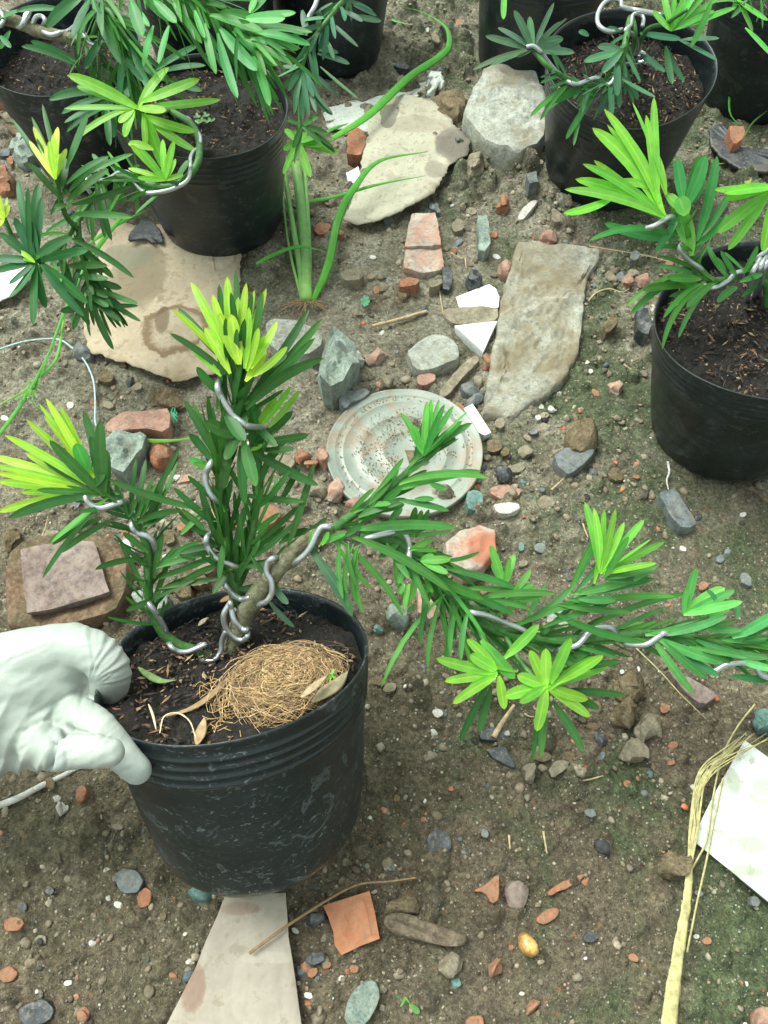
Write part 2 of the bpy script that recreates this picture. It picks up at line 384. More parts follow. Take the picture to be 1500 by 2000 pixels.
yw = node(nt, 'ShaderNodeMath', operation='ADD'); nt.links.new(syy.outputs[1], yw.inputs[0]); bw = node(nt, 'ShaderNodeMath', operation='MULTIPLY_ADD'); nt.links.new(big.outputs[0], bw.inputs[0]); bw.inputs[1].default_value = .5; bw.inputs[2].default_value = -.25; nt.links.new(bw.outputs[0], yw.inputs[1])
col = mix(nt, ramp(nt, yw.outputs[0], [(.24, 0), (.50, 1)]), col, (.315, .290, .222))
col = mix(nt, ramp(nt, mid.outputs[0], [(.38, .0), (.66, 1)]), col, (.125, .103, .072))
sx = node(nt, 'ShaderNodeSeparateXYZ'); nt.links.new(tc, sx.inputs[0])
algm = node(nt, 'ShaderNodeMath', operation='MULTIPLY'); nt.links.new(ramp(nt, alg.outputs[0], [(.42, 0), (.58, .85)]), algm.inputs[0])
nt.links.new(ramp(nt, sx.outputs[0], [(.02, .25), (.10, 1)]), algm.inputs[1])
col = mix(nt, algm.outputs[0], col, (.070, .098, .046))
col = mix(nt, .85, col, ramp(nt, fine.outputs[0], [(.30, .34), (.5, 1.0), (.70, 1.9)]), 'MULTIPLY')
col = mix(nt, .5, col, ramp(nt, vf.outputs[0], [(.3, .6), (.7, 1.5)]), 'MULTIPLY')
at = node(nt, 'ShaderNodeVertexColor', layer_name='Col'); col = mix(nt, .8, col, at.outputs[0], 'MULTIPLY')
for sc_, th_, cc_ in ((420, .955, (.42, .40, .34)), (300, .984, (.30, .13, .07)), (520, .94, (.05, .05, .05)), (700, .93, (.33, .28, .19))):
    vo = node(nt, 'ShaderNodeTexVoronoi'); vo.inputs['Scale'].default_value = sc_; nt.links.new(tc, vo.inputs['Vector'])
    sp = node(nt, 'ShaderNodeSeparateColor'); nt.links.new(vo.outputs['Color'], sp.inputs[0])
    g = node(nt, 'ShaderNodeMath', operation='MULTIPLY'); nt.links.new(ramp(nt, sp.outputs[0], [(th_, 0), (th_ + .01, 1)]), g.inputs[0]); nt.links.new(ramp(nt, vo.outputs['Distance'], [(.3, 1), (.45, 0)]), g.inputs[1])
    col = mix(nt, g.outputs[0], col, cc_)
nt.links.new(col, b.inputs['Base Color']); b.inputs['Roughness'].default_value = .88; b.inputs['Specular IOR Level'].default_value = .25
p = bump(nt, b, fine.outputs[0], 1.0, .0055); bump(nt, b, vf.outputs[0], .8, .0012, p)
me.materials.append(m)
go = bpy.data.objects.new('ground', me); C.objects.link(go); tag(go, kind='structure')

# gritty crumbs: beyond counting
ICO_V = []; t_ = (1 + 5**.5) / 2
for a, b_ in ((-1, t_), (1, t_), (-1, -t_), (1, -t_)): ICO_V.append((a, b_, 0))
for a, b_ in ((-1, t_), (1, t_), (-1, -t_), (1, -t_)): ICO_V.append((0, a, b_))
for a, b_ in ((-1, t_), (1, t_), (-1, -t_), (1, -t_)): ICO_V.append((b_, 0, a))
ICO_V = np.array(ICO_V) / math.sqrt(1 + t_ * t_)
ICO_F = np.array([(0,11,5),(0,5,1),(0,1,7),(0,7,10),(0,10,11),(1,5,9),(5,11,4),(11,10,2),(10,7,6),(7,1,8),(3,9,4),(3,4,2),(3,2,6),(3,6,8),(3,8,9),(4,9,5),(2,4,11),(6,2,10),(8,6,7),(9,8,1)])
ICO1_V, ICO1_F = ICO_V, ICO_F
def _sub(V, Fc):
    V = [tuple(q) for q in V]; mp = {}; out = []
    def mid(a, b):
        k = (min(a, b), max(a, b))
        if k not in mp: m_ = (np.array(V[a]) + np.array(V[b])) / 2; V.append(tuple(m_ / np.linalg.norm(m_))); mp[k] = len(V) - 1
        return mp[k]
    for a, b, c in Fc: ab, bc, ca_ = mid(a, b), mid(b, c), mid(c, a); out += [(a, ab, ca_), (b, bc, ab), (c, ca_, bc), (ab, bc, ca_)]
    return np.array(V), np.array(out)
ICO2_V, ICO2_F = _sub(ICO_V, ICO_F)
def scatter_mesh(name, pts, sizes, cols, mtl, parent=None, kind='stuff', flatz=.7, off=(0, 0, 0), sub=False):
    ICO_V, ICO_F = (ICO2_V, ICO2_F) if sub else (ICO1_V, ICO1_F); NV = len(ICO_V)
    n = len(pts); Q = rng.normal(size=(n, 3, 3)); Q, _ = np.linalg.qr(Q)
    base = ICO_V[None] * (1 + (rng.uniform(-.28, .28, (n, 12, 1)) if not sub else np.stack([(.42 * vnoise(*(ICO_V * 1.3 + k_ * 3.7).T) + .26 * vnoise(*(ICO_V * 3.1 + k_ * 1.7).T)) for k_ in range(n)])[:, :, None])) * rng.uniform(.6, 1.3, (n, 1, 3))
    v = np.einsum('nij,nkj->nki', Q, base) * sizes[:, None, None]; v[:, :, 2] *= flatz; v += pts[:, None, :]; v -= np.array(off)
    me = bpy.data.meshes.new(name); me.vertices.add(n * NV); me.vertices.foreach_set('co', v.astype(np.float32).ravel())
    f = (ICO_F[None] + (np.arange(n) * NV)[:, None, None]).reshape(-1, 3).astype(np.int32)
    me.loops.add(f.size); me.loops.foreach_set('vertex_index', f.ravel()); me.polygons.add(len(f))
    me.polygons.foreach_set('loop_start', (np.arange(len(f)) * 3).astype(np.int32)); me.polygons.foreach_set('loop_total', np.full(len(f), 3, np.int32)); me.update(calc_edges=True)
    ca = me.color_attributes.new('Col', 'FLOAT_COLOR', 'POINT'); cc = np.ones((n * NV, 4), np.float32); cc[:, :3] = np.repeat(cols, NV, 0); ca.data.foreach_set('color', cc.ravel())
    me.materials.append(mtl); o = bpy.data.objects.new(name, me); C.objects.link(o)
    if parent: o.parent = parent
    if kind: o['kind'] = kind
    return o
PAL = np.array([(.22, .185, .13), (.18, .15, .105), (.29, .255, .19), (.15, .125, .09), (.25, .21, .155), (.42, .15, .08), (.17, .19, .18), (.10, .13, .14), (.55, .53, .47), (.30, .26, .19), (.05, .05, .05), (.36, .20, .14)])
PW = np.array([24, 22, 16, 14, 14, 2.2, 3, 2.5, 1.3, 6, 2, 1.5]); PW = PW / PW.sum()
n = 42000; px = rng.uniform(-.72, .74, n); py = rng.uniform(-.1, 1.48, n)
keep = (vnoise(px * 6, py * 6, 9.2) + rng.uniform(-1, .9, n)) > -.15; px, py = px[keep], py[keep]; n = len(px)
ix = np.clip(np.searchsorted(xs, px), 1, nx - 1); iy = np.clip(np.searchsorted(ys, py), 1, ny - 1)
sz = rng.choice([.0008, .0011, .0015, .0021, .003, .0042], n, p=[.32, .30, .2, .11, .05, .02]) * rng.uniform(.8, 1.3, n)
scatter_mesh('gravel', np.stack([px, py, Zg[iy, ix] + sz * .2], 1), sz, PAL[rng.choice(len(PAL), n, p=PW)] * rng.uniform(.75, 1.25, (n, 1)), M['grit'])

cp, cs, cc_ = [], [], []
ZONES = [((600, 380), (1290, 560), 420), ((590, 540), (1000, 800), 460), ((0, 150), (160, 420), 260), ((170, 740), (420, 1130), 320), ((550, 850), (720, 1060), 220), ((930, 700), (1290, 1000), 420), ((0, 960), (420, 1240), 200), ((900, 250), (1080, 480), 220), ((700, 1280), (1320, 1560), 300), ((560, 1680), (1000, 2000), 130), ((0, 1500), (420, 2000), 100), ((1000, 1000), (1500, 1400), 80), ((1000, 1560), (1500, 2000), 40), ((400, 0), (1500, 300), 220), ((1100, 430), (1290, 620), 220), ((1350, 200), (1500, 480), 120)]
for (a_, b2_, n_) in ZONES:
    for i in range(n_):
        q_ = PH(random.uniform(a_[0], b2_[0]), random.uniform(a_[1], b2_[1]), 0)
        if vnoise(q_[0] * 16, q_[1] * 16, 4.4) + random.uniform(-.5, .5) < -.1: continue
        s_ = random.choice((.0012, .0016, .0016, .002, .002, .0025, .0032, .0045)) if random.random() < .97 else .006 * random.uniform(.8, 1.2)
        cp.append((q_[0], q_[1], ground_h(q_[0], q_[1]) - s_ * random.uniform(-.1, .35))); cs.append(s_); cc_.append(PAL[rng.choice(len(PAL), p=PW)] * random.uniform(.65, 1.05))
scatter_mesh('soil_crumbs', np.array(cp), np.array(cs), np.array(cc_), M['crumb'], sub=True)

# ------------------------------------------------------------------ flat-bottomed debris traced on the ground
def resample(P, step, jit):
    out = []; n = len(P)
    for i in range(n):
        a, b = P[i], P[(i + 1) % n]; L = np.linalg.norm(b - a); k = max(1, int(L / step))
        nn = np.array([-(b - a)[1], (b - a)[0]]) / (L + 1e-9)
        for j in range(k):
            q = a + (b - a) * (j / k)
            if j: q = q + nn * jit * (random.uniform(-.5, .5) + 1.1 * float(vnoise(q[0] * 95, q[1] * 95, 6.6)) + .6 * float(vnoise(q[0] * 240, q[1] * 240, 1.6)))
            out.append(q)
    return np.array(out)
PROF = {'flat': [(1.03, -.6), (1.02, .2), (1.0, .8), (.975, .97), (.9, 1.0), (.72, 1.), (.5, 1.), (.28, 1.), (.1, 1.)],
        'dome': [(.98, -.5), (1.03, .10), (1.02, .30), (.96, .52), (.86, .72), (.70, .88), (.50, .97), (.28, 1.), (.1, 1.)],
        'sheet': [(1.0, .0), (1.0, 1.), (.92, 1.), (.75, 1.), (.55, 1.), (.35, 1.), (.15, 1.)],
        'cut': [(.90, -.6), (.97, .5), (1.0, .97), (.99, 1.0), (.8, 1.), (.5, 1.), (.2, 1.)]}
def rubble(name, label, cat, poly, h, m='tan', prof='dome', rough=.20, step=.006, jit=.0010, lift=0.0, smooth=None, tilt=(0, 0), group=None, parent=None, wave=0, ridges=None, sink=0.0):
    if len(poly) == 3 and not hasattr(poly[0], '__len__'):            # (u, v, radius in px)
        u, v, r = poly; k = random.randint(8, 12); a0 = random.random() * 6; el = random.uniform(.75, 1.3); th_ = random.random() * 3.1
        pp_ = [(r * el * random.uniform(.8, 1.15) * math.cos(a0 + 6.283 * i / k), r / el * random.uniform(.8, 1.15) * math.sin(a0 + 6.283 * i / k)) for i in range(k)]; poly = [(u + x_ * math.cos(th_) - y_ * math.sin(th_), v + .85 * (x_ * math.sin(th_) + y_ * math.cos(th_))) for x_, y_ in pp_]
    if prof in ('dome', 'flat') and m not in ('white', 'claytile', 'palebrick', 'slab', 'card'):
        q_ = [np.array(a, float) for a in poly]; poly = []
        for a, b_ in zip(q_, q_[1:] + q_[:1]): f1, f2 = random.uniform(.08, .30), random.uniform(.08, .30); poly += [a + (b_ - a) * f1, b_ + (a - b_) * f2]
    G = np.array([PH(u, v, h * .6 + lift)[:2] for u, v in poly])
    STAR = prof == 'sheet'
    area = .5 * sum(G[i][0] * G[(i + 1) % len(G)][1] - G[(i + 1) % len(G)][0] * G[i][1] for i in range(len(G)))
    if area < 0: G = G[::-1]
    O = resample(G, .0035 if prof == 'sheet' else step, jit * (1.5 if prof == 'sheet' else 1)); cen = G.mean(0); n = len(O)
    if STAR: O = O[np.argsort(np.arctan2(O[:, 1] - cen[1], O[:, 0] - cen[0]))]
    zc = float(np.percentile([ground_h(*q_) for q_ in list(O[::3]) + [cen + (q2 - cen) * .5 for q2 in O[::3]]], 60)) - .001 + lift - sink; vs = []; fs = []; sd = random.uniform(0, 50)
    RP = list(PROF[prof]); rmax = float(np.max(np.hypot(*(O - cen).T)))
    if rmax > .02:
        hd = [t_ for t_ in RP if t_[0] >= (.88 if prof != 'dome' else 2)]
        if prof != 'dome': RP = hd + [(x_, 1.) for x_ in np.linspace(.85, .03, int(min(60, rmax / .004)))]
    for (s, zf) in RP:
        q = cen + (O - cen) * s
        z = zc + h * zf + (q[:, 0] - cen[0]) * tilt[0] + (q[:, 1] - cen[1]) * tilt[1]
        if zf > .05 or prof == 'sheet':
            z = z + h * rough * (vnoise(q[:, 0] * 60 + sd, q[:, 1] * 60, sd) + .6 * vnoise(q[:, 0] * 190 + sd, q[:, 1] * 190, sd)) * (1.1 if zf > .5 else .5)
            if ridges is not None: z = z + ridges[3] * np.maximum(0, np.cos((q[:, 0] * ridges[0] + q[:, 1] * ridges[1] - cen[0] * ridges[0] - cen[1] * ridges[1]) * 6.283 / ridges[2] + ridges[4]))**3 * (1 if s < .97 else .3)
            z = z + wave * fbm(q[:, 0] * 14 + sd, q[:, 1] * 14, sd, 2)
        if prof in ('dome',) and 0 < s < 1.02: q = q + 1.7 * rough * h * np.stack([vnoise(q[:, 0] * 110, q[:, 1] * 110, sd + 9 + zf * 2), vnoise(q[:, 0] * 110, q[:, 1] * 110, sd + 19 + zf * 2)], 1)
        vs += [(a, b, c) for (a, b), c in zip(q, z)]
    K = len(RP)
    for r_ in range(K - 1):
        for i in range(n):
            j = (i + 1) % n; fs.append((r_ * n + i, r_ * n + j, (r_ + 1) * n + j, (r_ + 1) * n + i))
    vs.append((cen[0], cen[1], vs[-1][2])); L = len(vs) - 1
    for i in range(n): fs.append(((K - 1) * n + i, (K - 1) * n + (i + 1) % n, L))
    fs.append(tuple(range(n))[::-1])
    mb = MB(); mb.add(vs, fs)
    o = mb.build(name, M[m], parent, True)
    if prof != 'sheet': o.data.set_sharp_from_angle(angle=R(28 if smooth is not True else 50))
    if parent is None: tag(o, label, cat, group)
    return o
PLACED = []
def D(*a, **k):
    o = rubble(*a, **k); PLACED.append(o); return o

# ------------------------------------------------------------------ cardboard, paper, tiles, slabs, bricks
D('cardboard_sheet', 'torn tan cardboard sheet with a brown ring stain, under the black pot at upper left', 'cardboard',
  [(212,420),(262,445),(330,440),(470,440),(470,560),(440,600),(445,690),(428,728),(385,735),(345,745),(300,730),(255,712),(205,698),(178,690),(165,655),(162,620),(175,560),(196,520),(188,470)], .0018, 'card', 'sheet', lift=.010, wave=.004, jit=.0014)
D('cardboard_sheet', 'pale curled cardboard sheet with a burnt brown corner, touching the big concrete lump', 'cardboard',
  [(735,205),(790,190),(842,198),(868,215),(888,248),(918,275),(914,305),(892,320),(876,328),(868,352),(850,378),(815,402),(785,418),(735,432),(692,435),(672,430),(690,385),(706,330),(712,285),(722,245)], .0018, 'card2', 'sheet', lift=.014, wave=.006, jit=.0014)
D('paper_scrap', 'torn whitish scrap of board sticking out behind the pale curled cardboard', 'paper scrap',
  [(630,228),(642,214),(690,198),(705,204),(735,192),(768,190),(800,172),(838,158),(842,188),(810,196),(745,215),(732,262),(690,260),(640,256)], .002, 'paper', 'sheet', lift=.004, wave=.004)
D('crumpled_paper', 'small crumpled grey paper lump at the top edge of the pale cardboard', 'paper scrap', [(833,150),(852,144),(864,160),(862,186),(850,180),(845,200),(834,196)], .016, 'paper', 'dome', .3)
D('stone', 'brown earthy stone touching the top right of the pale cardboard', 'stone', [(842,195),(860,182),(890,182),(914,195),(914,218),(890,238),(868,228),(848,212)], .022, 'brown')
D('concrete_block', 'big pale broken concrete lump between two black pots at the top', 'concrete', [(942,152),(985,143),(1038,148),(1056,190),(1066,225),(1062,285),(1042,305),(1005,320),(965,306),(938,290),(908,252),(904,232),(925,195)], .030, 'concrete', 'flat', .16, .010, .003, smooth=True)
D('concrete_slab', 'long dusty concrete slab with one broken end, right of the white tile shards', 'concrete slab',
  [(1014,474),(1080,478),(1166,486),(1170,505),(1160,525),(1146,545),(1140,600),(1135,650),(1125,700),(1095,750),(1050,785),(1000,812),(942,816),(950,750),(962,690),(975,610),(990,550),(1004,495)], .011, 'slab', 'flat', .30, .008, .0022, smooth=True)
D('tile_shard', 'white tile shard with a ragged top edge, upper of the two beside the long slab', 'tile shard', [(890,583),(915,573),(955,558),(968,566),(975,582),(973,603),(930,602),(897,603)], .008, 'white', 'cut', .02, jit=.0004)
D('brick_piece', 'flat brown brick piece between the two white tile shards', 'brick piece', [(866,606),(972,603),(974,630),(945,636),(885,638),(868,624)], .008, 'tan', 'flat')
D('tile_shard', 'sharp white triangular tile shard pointing down toward the round lid', 'tile shard', [(887,641),(970,632),(943,692)], .014, 'white', 'cut', .01, .02, 0)
D('tile_shard', 'white tile shard leaning on the right edge of the round lid', 'tile shard', [(905,803),(922,794),(940,822),(958,850),(946,856),(930,848)], .009, 'white', 'cut', .02, .02, .0003)
D('concrete_piece', 'whitish speckled concrete piece above the round lid', 'concrete', [(794,692),(812,676),(840,655),(868,660),(892,672),(898,705),(868,716),(830,730),(806,724)], .016, 'concrete', 'flat', .15)
D('brick_piece', 'small pinkish brick bit under the speckled concrete piece', 'brick piece', [(814,738),(828,728),(851,733),(850,746),(828,757),(815,752)], .01, 'pink', 'flat')
D('wood_strip', 'reddish brown strip running from the triangle tile to the lid', 'wood strip', [(856,770),(880,735),(912,705),(930,694),(938,704),(920,724),(898,745),(878,772),(862,780)], .01, 'tan', 'flat')
D('stone', 'blue grey stone, upper of the pair between brown strip and slab', 'stone', [(900,752),(916,743),(938,760),(932,772),(918,776),(902,764)], .014, 'blue')
D('stone', 'blue grey stone, lower of the pair between brown strip and slab', 'stone', [(908,782),(930,768),(948,766),(946,778),(925,790),(912,792)], .010, 'blue')
D('stone', 'pale little stone above the pair of blue stones beside the slab', 'stone', [(922,735),(935,728),(944,740),(940,757),(926,750)], .01, 'tan')
D('brick_crumb', 'small orange red crumb under the tip of the triangle tile', 'brick crumb', [(944,700),(952,691),(962,698),(960,714),(948,718)], .012, 'brick')
D('brick_crumb', 'thin orange brick bit wedged at the top right of the lid', 'brick crumb', [(884,790),(895,786),(908,797),(905,806),(892,800)], .008, 'brick', 'flat')
D('stone', 'tall grey green stone standing left of the round lid', 'stone', [(620,745),(628,712),(640,680),(652,657),(672,668),(694,688),(703,722),(690,740),(672,768),(648,778),(628,768)], .040, 'greystone', 'cut', .35, .022, .003, smooth=False)
D('stone', 'dark blue grey stone tucked beside the tall stone and the lid', 'stone', [(660,790),(668,770),(712,766),(725,774),(700,790),(674,806)], .018, 'blue', 'flat')
D('stone', 'pale stone behind the tip of the front plant, below the onion weed', 'stone', [(520,640),(545,628),(600,642),(632,668),(628,690),(600,704),(550,700),(525,680)], .02, 'concrete', 'flat')
D('brick_piece', 'wet pink brick piece with rounded corners, left of the front plant', 'brick piece', [(208,838),(222,820),(242,810),(300,808),(330,806),(337,820),(334,843),(322,854),(290,846),(258,848),(238,856),(214,850)], .022, 'pink', 'cut', .15, .012, .0012, smooth=True)
D('stone', 'rough green grey stone touching the pink brick piece', 'stone', [(207,872),(228,850),(262,850),(292,864),(284,888),(262,905),(243,928),(218,922),(208,900)], .026, 'greystone', 'cut', .25, smooth=False)
D('brick_piece', 'rounded orange brick stone right of the green grey stone', 'brick piece', [(286,890),(296,866),(320,864),(340,876),(336,893),(315,910),(300,908)], .02, 'brick')
D('brick', 'flat brown earth covered brick lying under a purple grey slab at left', 'brick', [(14,1085),(50,1058),(130,1040),(205,1048),(250,1075),(252,1150),(228,1200),(150,1222),(60,1232),(12,1222)], .018, 'soilbrick', 'flat', .2, .01, .002, smooth=True)
D('stone_slab', 'square purple grey slab on top of the earth covered brick', 'slab', [(42,1076),(100,1064),(158,1058),(186,1060),(196,1090),(204,1122),(216,1158),(172,1172),(118,1188),(54,1200),(48,1140)], .015, 'mbrick', 'cut', .07, .01, .0012, lift=.014, smooth=True)
D('stone', 'pale flat chip above the purple grey slab', 'stone', [(76,1052),(88,1034),(122,1038),(128,1052),(108,1058)], .008, 'tan', 'flat')
D('stone', 'grey white stone between the slab and the front pot rim', 'stone', [(255,1160),(290,1148),(330,1160),(328,1185),(300,1196),(265,1178)], .02, 'greystone', 'flat')
D('stone', 'white flat stone seen through the left branch leaves', 'stone', [(236,1062),(252,1050),(266,1082),(270,1096),(252,1088)], .01, 'chip', 'flat')
D('pale_tile', 'long pale pinkish tile wedge reaching out from under the front pot', 'tile', [(445,1745),(560,1745),(566,1830),(580,1920),(600,2060),(602,2120),(268,2120),(330,2000),(388,1886)], .014, 'ptile', 'cut', .04, .014, .0008, smooth=True)
D('clay_tile_piece', 'orange ridged clay tile fragment below the front pot', 'tile shard', [(632,1770),(655,1762),(722,1741),(732,1780),(742,1834),(705,1848),(668,1866),(654,1846),(652,1822),(642,1792)], .011, 'claytile', 'cut', .06, .01, .001, smooth=True, ridges=(.96, .28, .0165, .0036, .6))
D('wood_piece', 'dark rotting wood chunk right of the clay tile fragment', 'wood', [(748,1793),(770,1782),(800,1786),(850,1806),(908,1826),(912,1842),(885,1852),(830,1840),(775,1828),(752,1812)], .014, 'wood', 'flat', .3, .005, .0012, smooth=True, ridges=(-.33, -.94, .0075, .0028, 0))
D('white_tile', 'large white mildewed tile at the lower right corner', 'tile', [(1450,1448),(1520,1500),(1660,1600),(1600,1846),(1500,1766),(1420,1700),(1348,1642),(1392,1550)], .010, 'whitedirty', 'cut', .02, .02, .0004)
D('pebble', 'smooth amber yellow pebble on the dark earth', 'pebble', [(1016,1826),(1028,1819),(1042,1828),(1055,1846),(1056,1862),(1044,1871),(1026,1864),(1016,1846)], .015, 'yellow', 'dome', .05, .003, 0, smooth=True)
D('stone', 'flat grey green stone at the bottom edge, right of the pale tile', 'stone', [(688,1938),(708,1918),(732,1912),(744,1940),(735,1968),(716,2000),(690,2015),(672,1990),(678,1958)], .014, 'greystone', 'flat', .12)
D('stone', 'round earthy lump beside the dry straw bundle', 'stone', [(1292,1690),(1302,1675),(1325,1672),(1345,1684),(1350,1702),(1335,1717),(1308,1716),(1294,1705)], .024, 'brown')
D('stone', 'blue grey oval flat stone in the middle right of the ground', 'stone', [(1078,900),(1098,884),(1125,882),(1160,885),(1152,902),(1120,930),(1106,935),(1086,920)], .012, 'blue', 'flat')
D('stone', 'long slate blue stone lying below the right black pot', 'stone', [(1280,974),(1292,968),(1312,966),(1328,990),(1342,1008),(1356,1032),(1340,1042),(1320,1040),(1302,1015)], .013, 'blue', 'flat')
D('stone', 'large brown clod above the blue grey oval stone', 'clod', [(1102,850),(1118,828),(1148,824),(1170,845),(1168,872),(1140,882),(1115,876)], .024, 'brown')
D('stone', 'dark blue round pebble below the lid edge', 'pebble', (985,933,16), .016, 'dark')
D('stone', 'square dull teal stone right of the lid', 'stone', [(908,976),(925,972),(940,980),(940,1004),(926,1014),(908,1008)], .008, 'teal', 'flat')
D('stone', 'white flat chip right of the teal stone', 'stone', [(960,996),(985,991),(1010,994),(1014,1004),(990,1015),(968,1012)], .006, 'chip', 'flat')
D('brick_piece', 'flat half buried pink brick above the white chip', 'brick piece', [(955,958),(985,952),(1018,962),(1012,974),(978,982),(958,972)], .005, 'pink', 'flat')
D('brick_piece', 'pale mortar covered brick lump behind the trailing branch', 'brick piece', [(868,1068),(895,1045),(935,1034),(965,1042),(968,1088),(935,1122),(905,1130),(870,1100)], .022, 'palebrick', 'flat', .2, smooth=True)
D('brick_piece', 'pinkish brick piece below the trailing branch, above the pot side', 'brick piece', [(812,1140),(845,1132),(862,1160),(860,1195),(838,1212),(816,1200)], .016, 'palebrick', 'flat')
D('stone', 'dark grey green stone right of the front pot rim', 'stone', [(752,1195),(765,1182),(795,1186),(800,1208),(785,1224),(760,1218)], .018, 'greystone')
D('stone', 'whitish stone showing between leaves of the trailing branch', 'stone', [(1070,1195),(1100,1190),(1118,1215),(1095,1232),(1070,1222)], .016, 'concrete')
D('brick_piece', 'brown red brick piece with a white face below the branch end', 'brick piece', [(1300,1310),(1330,1318),(1372,1340),(1402,1360),(1372,1380),(1332,1352)], .010, 'mbrick', 'flat')
D('clod', 'round earth clod, uppermost of three below the branch', 'clod', [(1205,1325),(1225,1312),(1258,1318),(1266,1345),(1250,1366),(1220,1366),(1205,1348)], .022, 'brown')
D('clod', 'middle earth clod of three below the branch', 'clod', (1222,1392,28), .022, 'brown')
D('stone', 'tan earthy stone, lower of three below the branch', 'stone', [(1240,1420),(1262,1400),(1290,1392),(1296,1412),(1285,1432),(1255,1444)], .020, 'tan')
D('stone', 'notched pale brown stone left of the white tile', 'stone', [(1214,1475),(1232,1440),(1255,1442),(1272,1465),(1258,1482),(1228,1482)], .018, 'tan')
D('slate_piece', 'small black slate piece crossed by a pale stick', 'slate', [(936,1432),(955,1420),(990,1422),(993,1440),(965,1448),(938,1444)], .007, 'dark', 'flat')
D('slate_piece', 'black slate triangle under the lime leaf rosette', 'slate', [(950,1466),(984,1456),(996,1478),(1008,1502),(990,1498),(962,1482)], .007, 'dark', 'flat')
D('stone', 'light upright stone below the black slate triangle', 'stone', [(1020,1505),(1032,1488),(1045,1498),(1043,1522),(1030,1528)], .014, 'tan')
D('stone', 'dark half buried stone in the algae tinted earth', 'stone', [(830,1636),(850,1622),(876,1628),(882,1655),(860,1682),(838,1666)], .008, 'dark', 'flat')
D('brick_piece', 'dull orange triangular shard on the earth below the pot side', 'brick piece', [(920,1742),(948,1728),(972,1706),(972,1758),(958,1768),(944,1744)], .007, 'brick', 'flat')
D('stone', 'half buried reddish brown stone beside the orange triangular shard', 'stone', [(985,1740),(992,1722),(1018,1718),(1032,1740),(1028,1772),(1000,1775)], .008, 'mbrick')
D('brick_piece', 'thin orange brick streak above the amber pebble', 'brick piece', [(1068,1742),(1098,1722),(1142,1704),(1144,1712),(1110,1734),(1074,1750)], .005, 'brick', 'flat')
D('brick_piece', 'reddish half buried brick above and right of the amber pebble', 'brick piece', [(1048,1792),(1070,1775),(1094,1772),(1092,1790),(1066,1806),(1050,1802)], .006, 'brick', 'flat')
D('stone', 'grey brown stone above the rotting wood', 'stone', (786,1766,26), .018, 'brown')
D('stone', 'earthy lump below the rotting wood', 'stone', [(858,1872),(880,1862),(905,1872),(900,1900),(875,1908),(858,1895)], .014, 'tan')
D('brick_crumb', 'orange red brick nugget left of the amber pebble', 'brick crumb', [(955,1885),(965,1877),(982,1880),(982,1900),(965,1906),(956,1898)], .012, 'brick')
D('brick_crumb', 'orange slip of brick near the bottom edge', 'brick crumb', [(1032,1962),(1046,1952),(1054,1958),(1046,1976),(1034,1984)], .008, 'brick')
D('brick_crumb', 'orange brick bit cut by the bottom edge', 'brick crumb', [(910,1985),(942,1982),(945,2005),(908,2008)], .01, 'brick', 'flat')
D('stone', 'pinkish stone in the bottom right corner', 'stone', [(1478,1975),(1500,1965),(1530,1990),(1510,2020),(1480,2010)], .016, 'pink')
D('stone', 'blue grey flat stone in the bare soil at lower left', 'stone', [(226,1708),(244,1698),(270,1700),(283,1722),(270,1744),(240,1746),(228,1726)], .007, 'blue', 'flat')
D('brick_piece', 'orange brick patch touching the lower left blue grey stone', 'brick piece', [(270,1748),(286,1733),(300,1742),(296,1768),(274,1776)], .004, 'brick', 'flat')
D('brick_piece', 'red brick piece beside the lower side of the front pot', 'brick piece', [(294,1606),(318,1600),(334,1630),(328,1644),(296,1648)], .008, 'brick', 'flat')
D('stone', 'teal grey stone tucked under the front pot foot', 'stone', [(370,1742),(390,1726),(414,1740),(410,1762),(385,1764)], .01, 'teal')
D('stone', 'dark flat stone in the bottom left corner', 'stone', [(40,1970),(62,1958),(90,1950),(110,1972),(98,1994),(60,2008),(42,1992)], .008, 'dark', 'flat')
D('brick_piece', 'dull red brick patch at the left edge low down', 'brick piece', [(5,1895),(25,1885),(42,1900),(30,1918),(8,1918)], .005, 'brick', 'flat')
D('brick_piece', 'wide dull red brick patch in the lower left soil', 'brick piece', [(18,1800),(40,1790),(62,1800),(50,1818),(22,1820)], .004, 'brick', 'flat')
D('brick_crumb', 'orange brick crumb at the bottom edge left of the pale tile', 'brick crumb', [(155,1970),(168,1965),(178,1978),(172,1992),(158,1994)], .008, 'brick')
D('brick_crumb', 'red brick crumb under the pale cane', 'brick crumb', [(150,1538),(165,1533),(172,1545),(162,1570),(150,1568)], .010, 'brick', 'flat')
D('stone', 'dark lump between the pale tile and the clay tile fragment', 'stone', [(598,1790),(612,1778),(635,1786),(638,1804),(620,1812),(598,1806)], .014, 'dark')
D('stone', 'dark oval stone below the clay tile fragment', 'stone', (618,1872,18), .010, 'dark', 'flat')
D('brick_piece', 'small brick block at the left edge of the pale cardboard', 'brick piece', [(680,272),(700,266),(716,270),(712,300),(706,314),(678,314)], .018, 'brick', 'cut')
D('tile_shard', 'small white chip at the lower left edge of the pale cardboard', 'tile shard', [(676,348),(700,334),(704,350),(694,368),(680,362)], .008, 'white', 'flat')
D('brick_piece', 'pinkish white brick end right of the onion weed', 'brick piece', [(804,424),(850,422),(856,455),(861,486),(790,488),(796,455)], .018, 'palebrick', 'cut', .06, smooth=True)
D('brick_piece', 'dirty brick end just below the pinkish white one', 'brick piece', [(792,492),(862,489),(868,530),(830,540),(788,530)], .010, 'palebrick', 'flat')
D('stone', 'pale edged flint standing beside the pinkish brick', 'stone', [(931,432),(950,432),(957,484),(946,498),(934,492)], .022, 'greystone', 'cut', smooth=False)
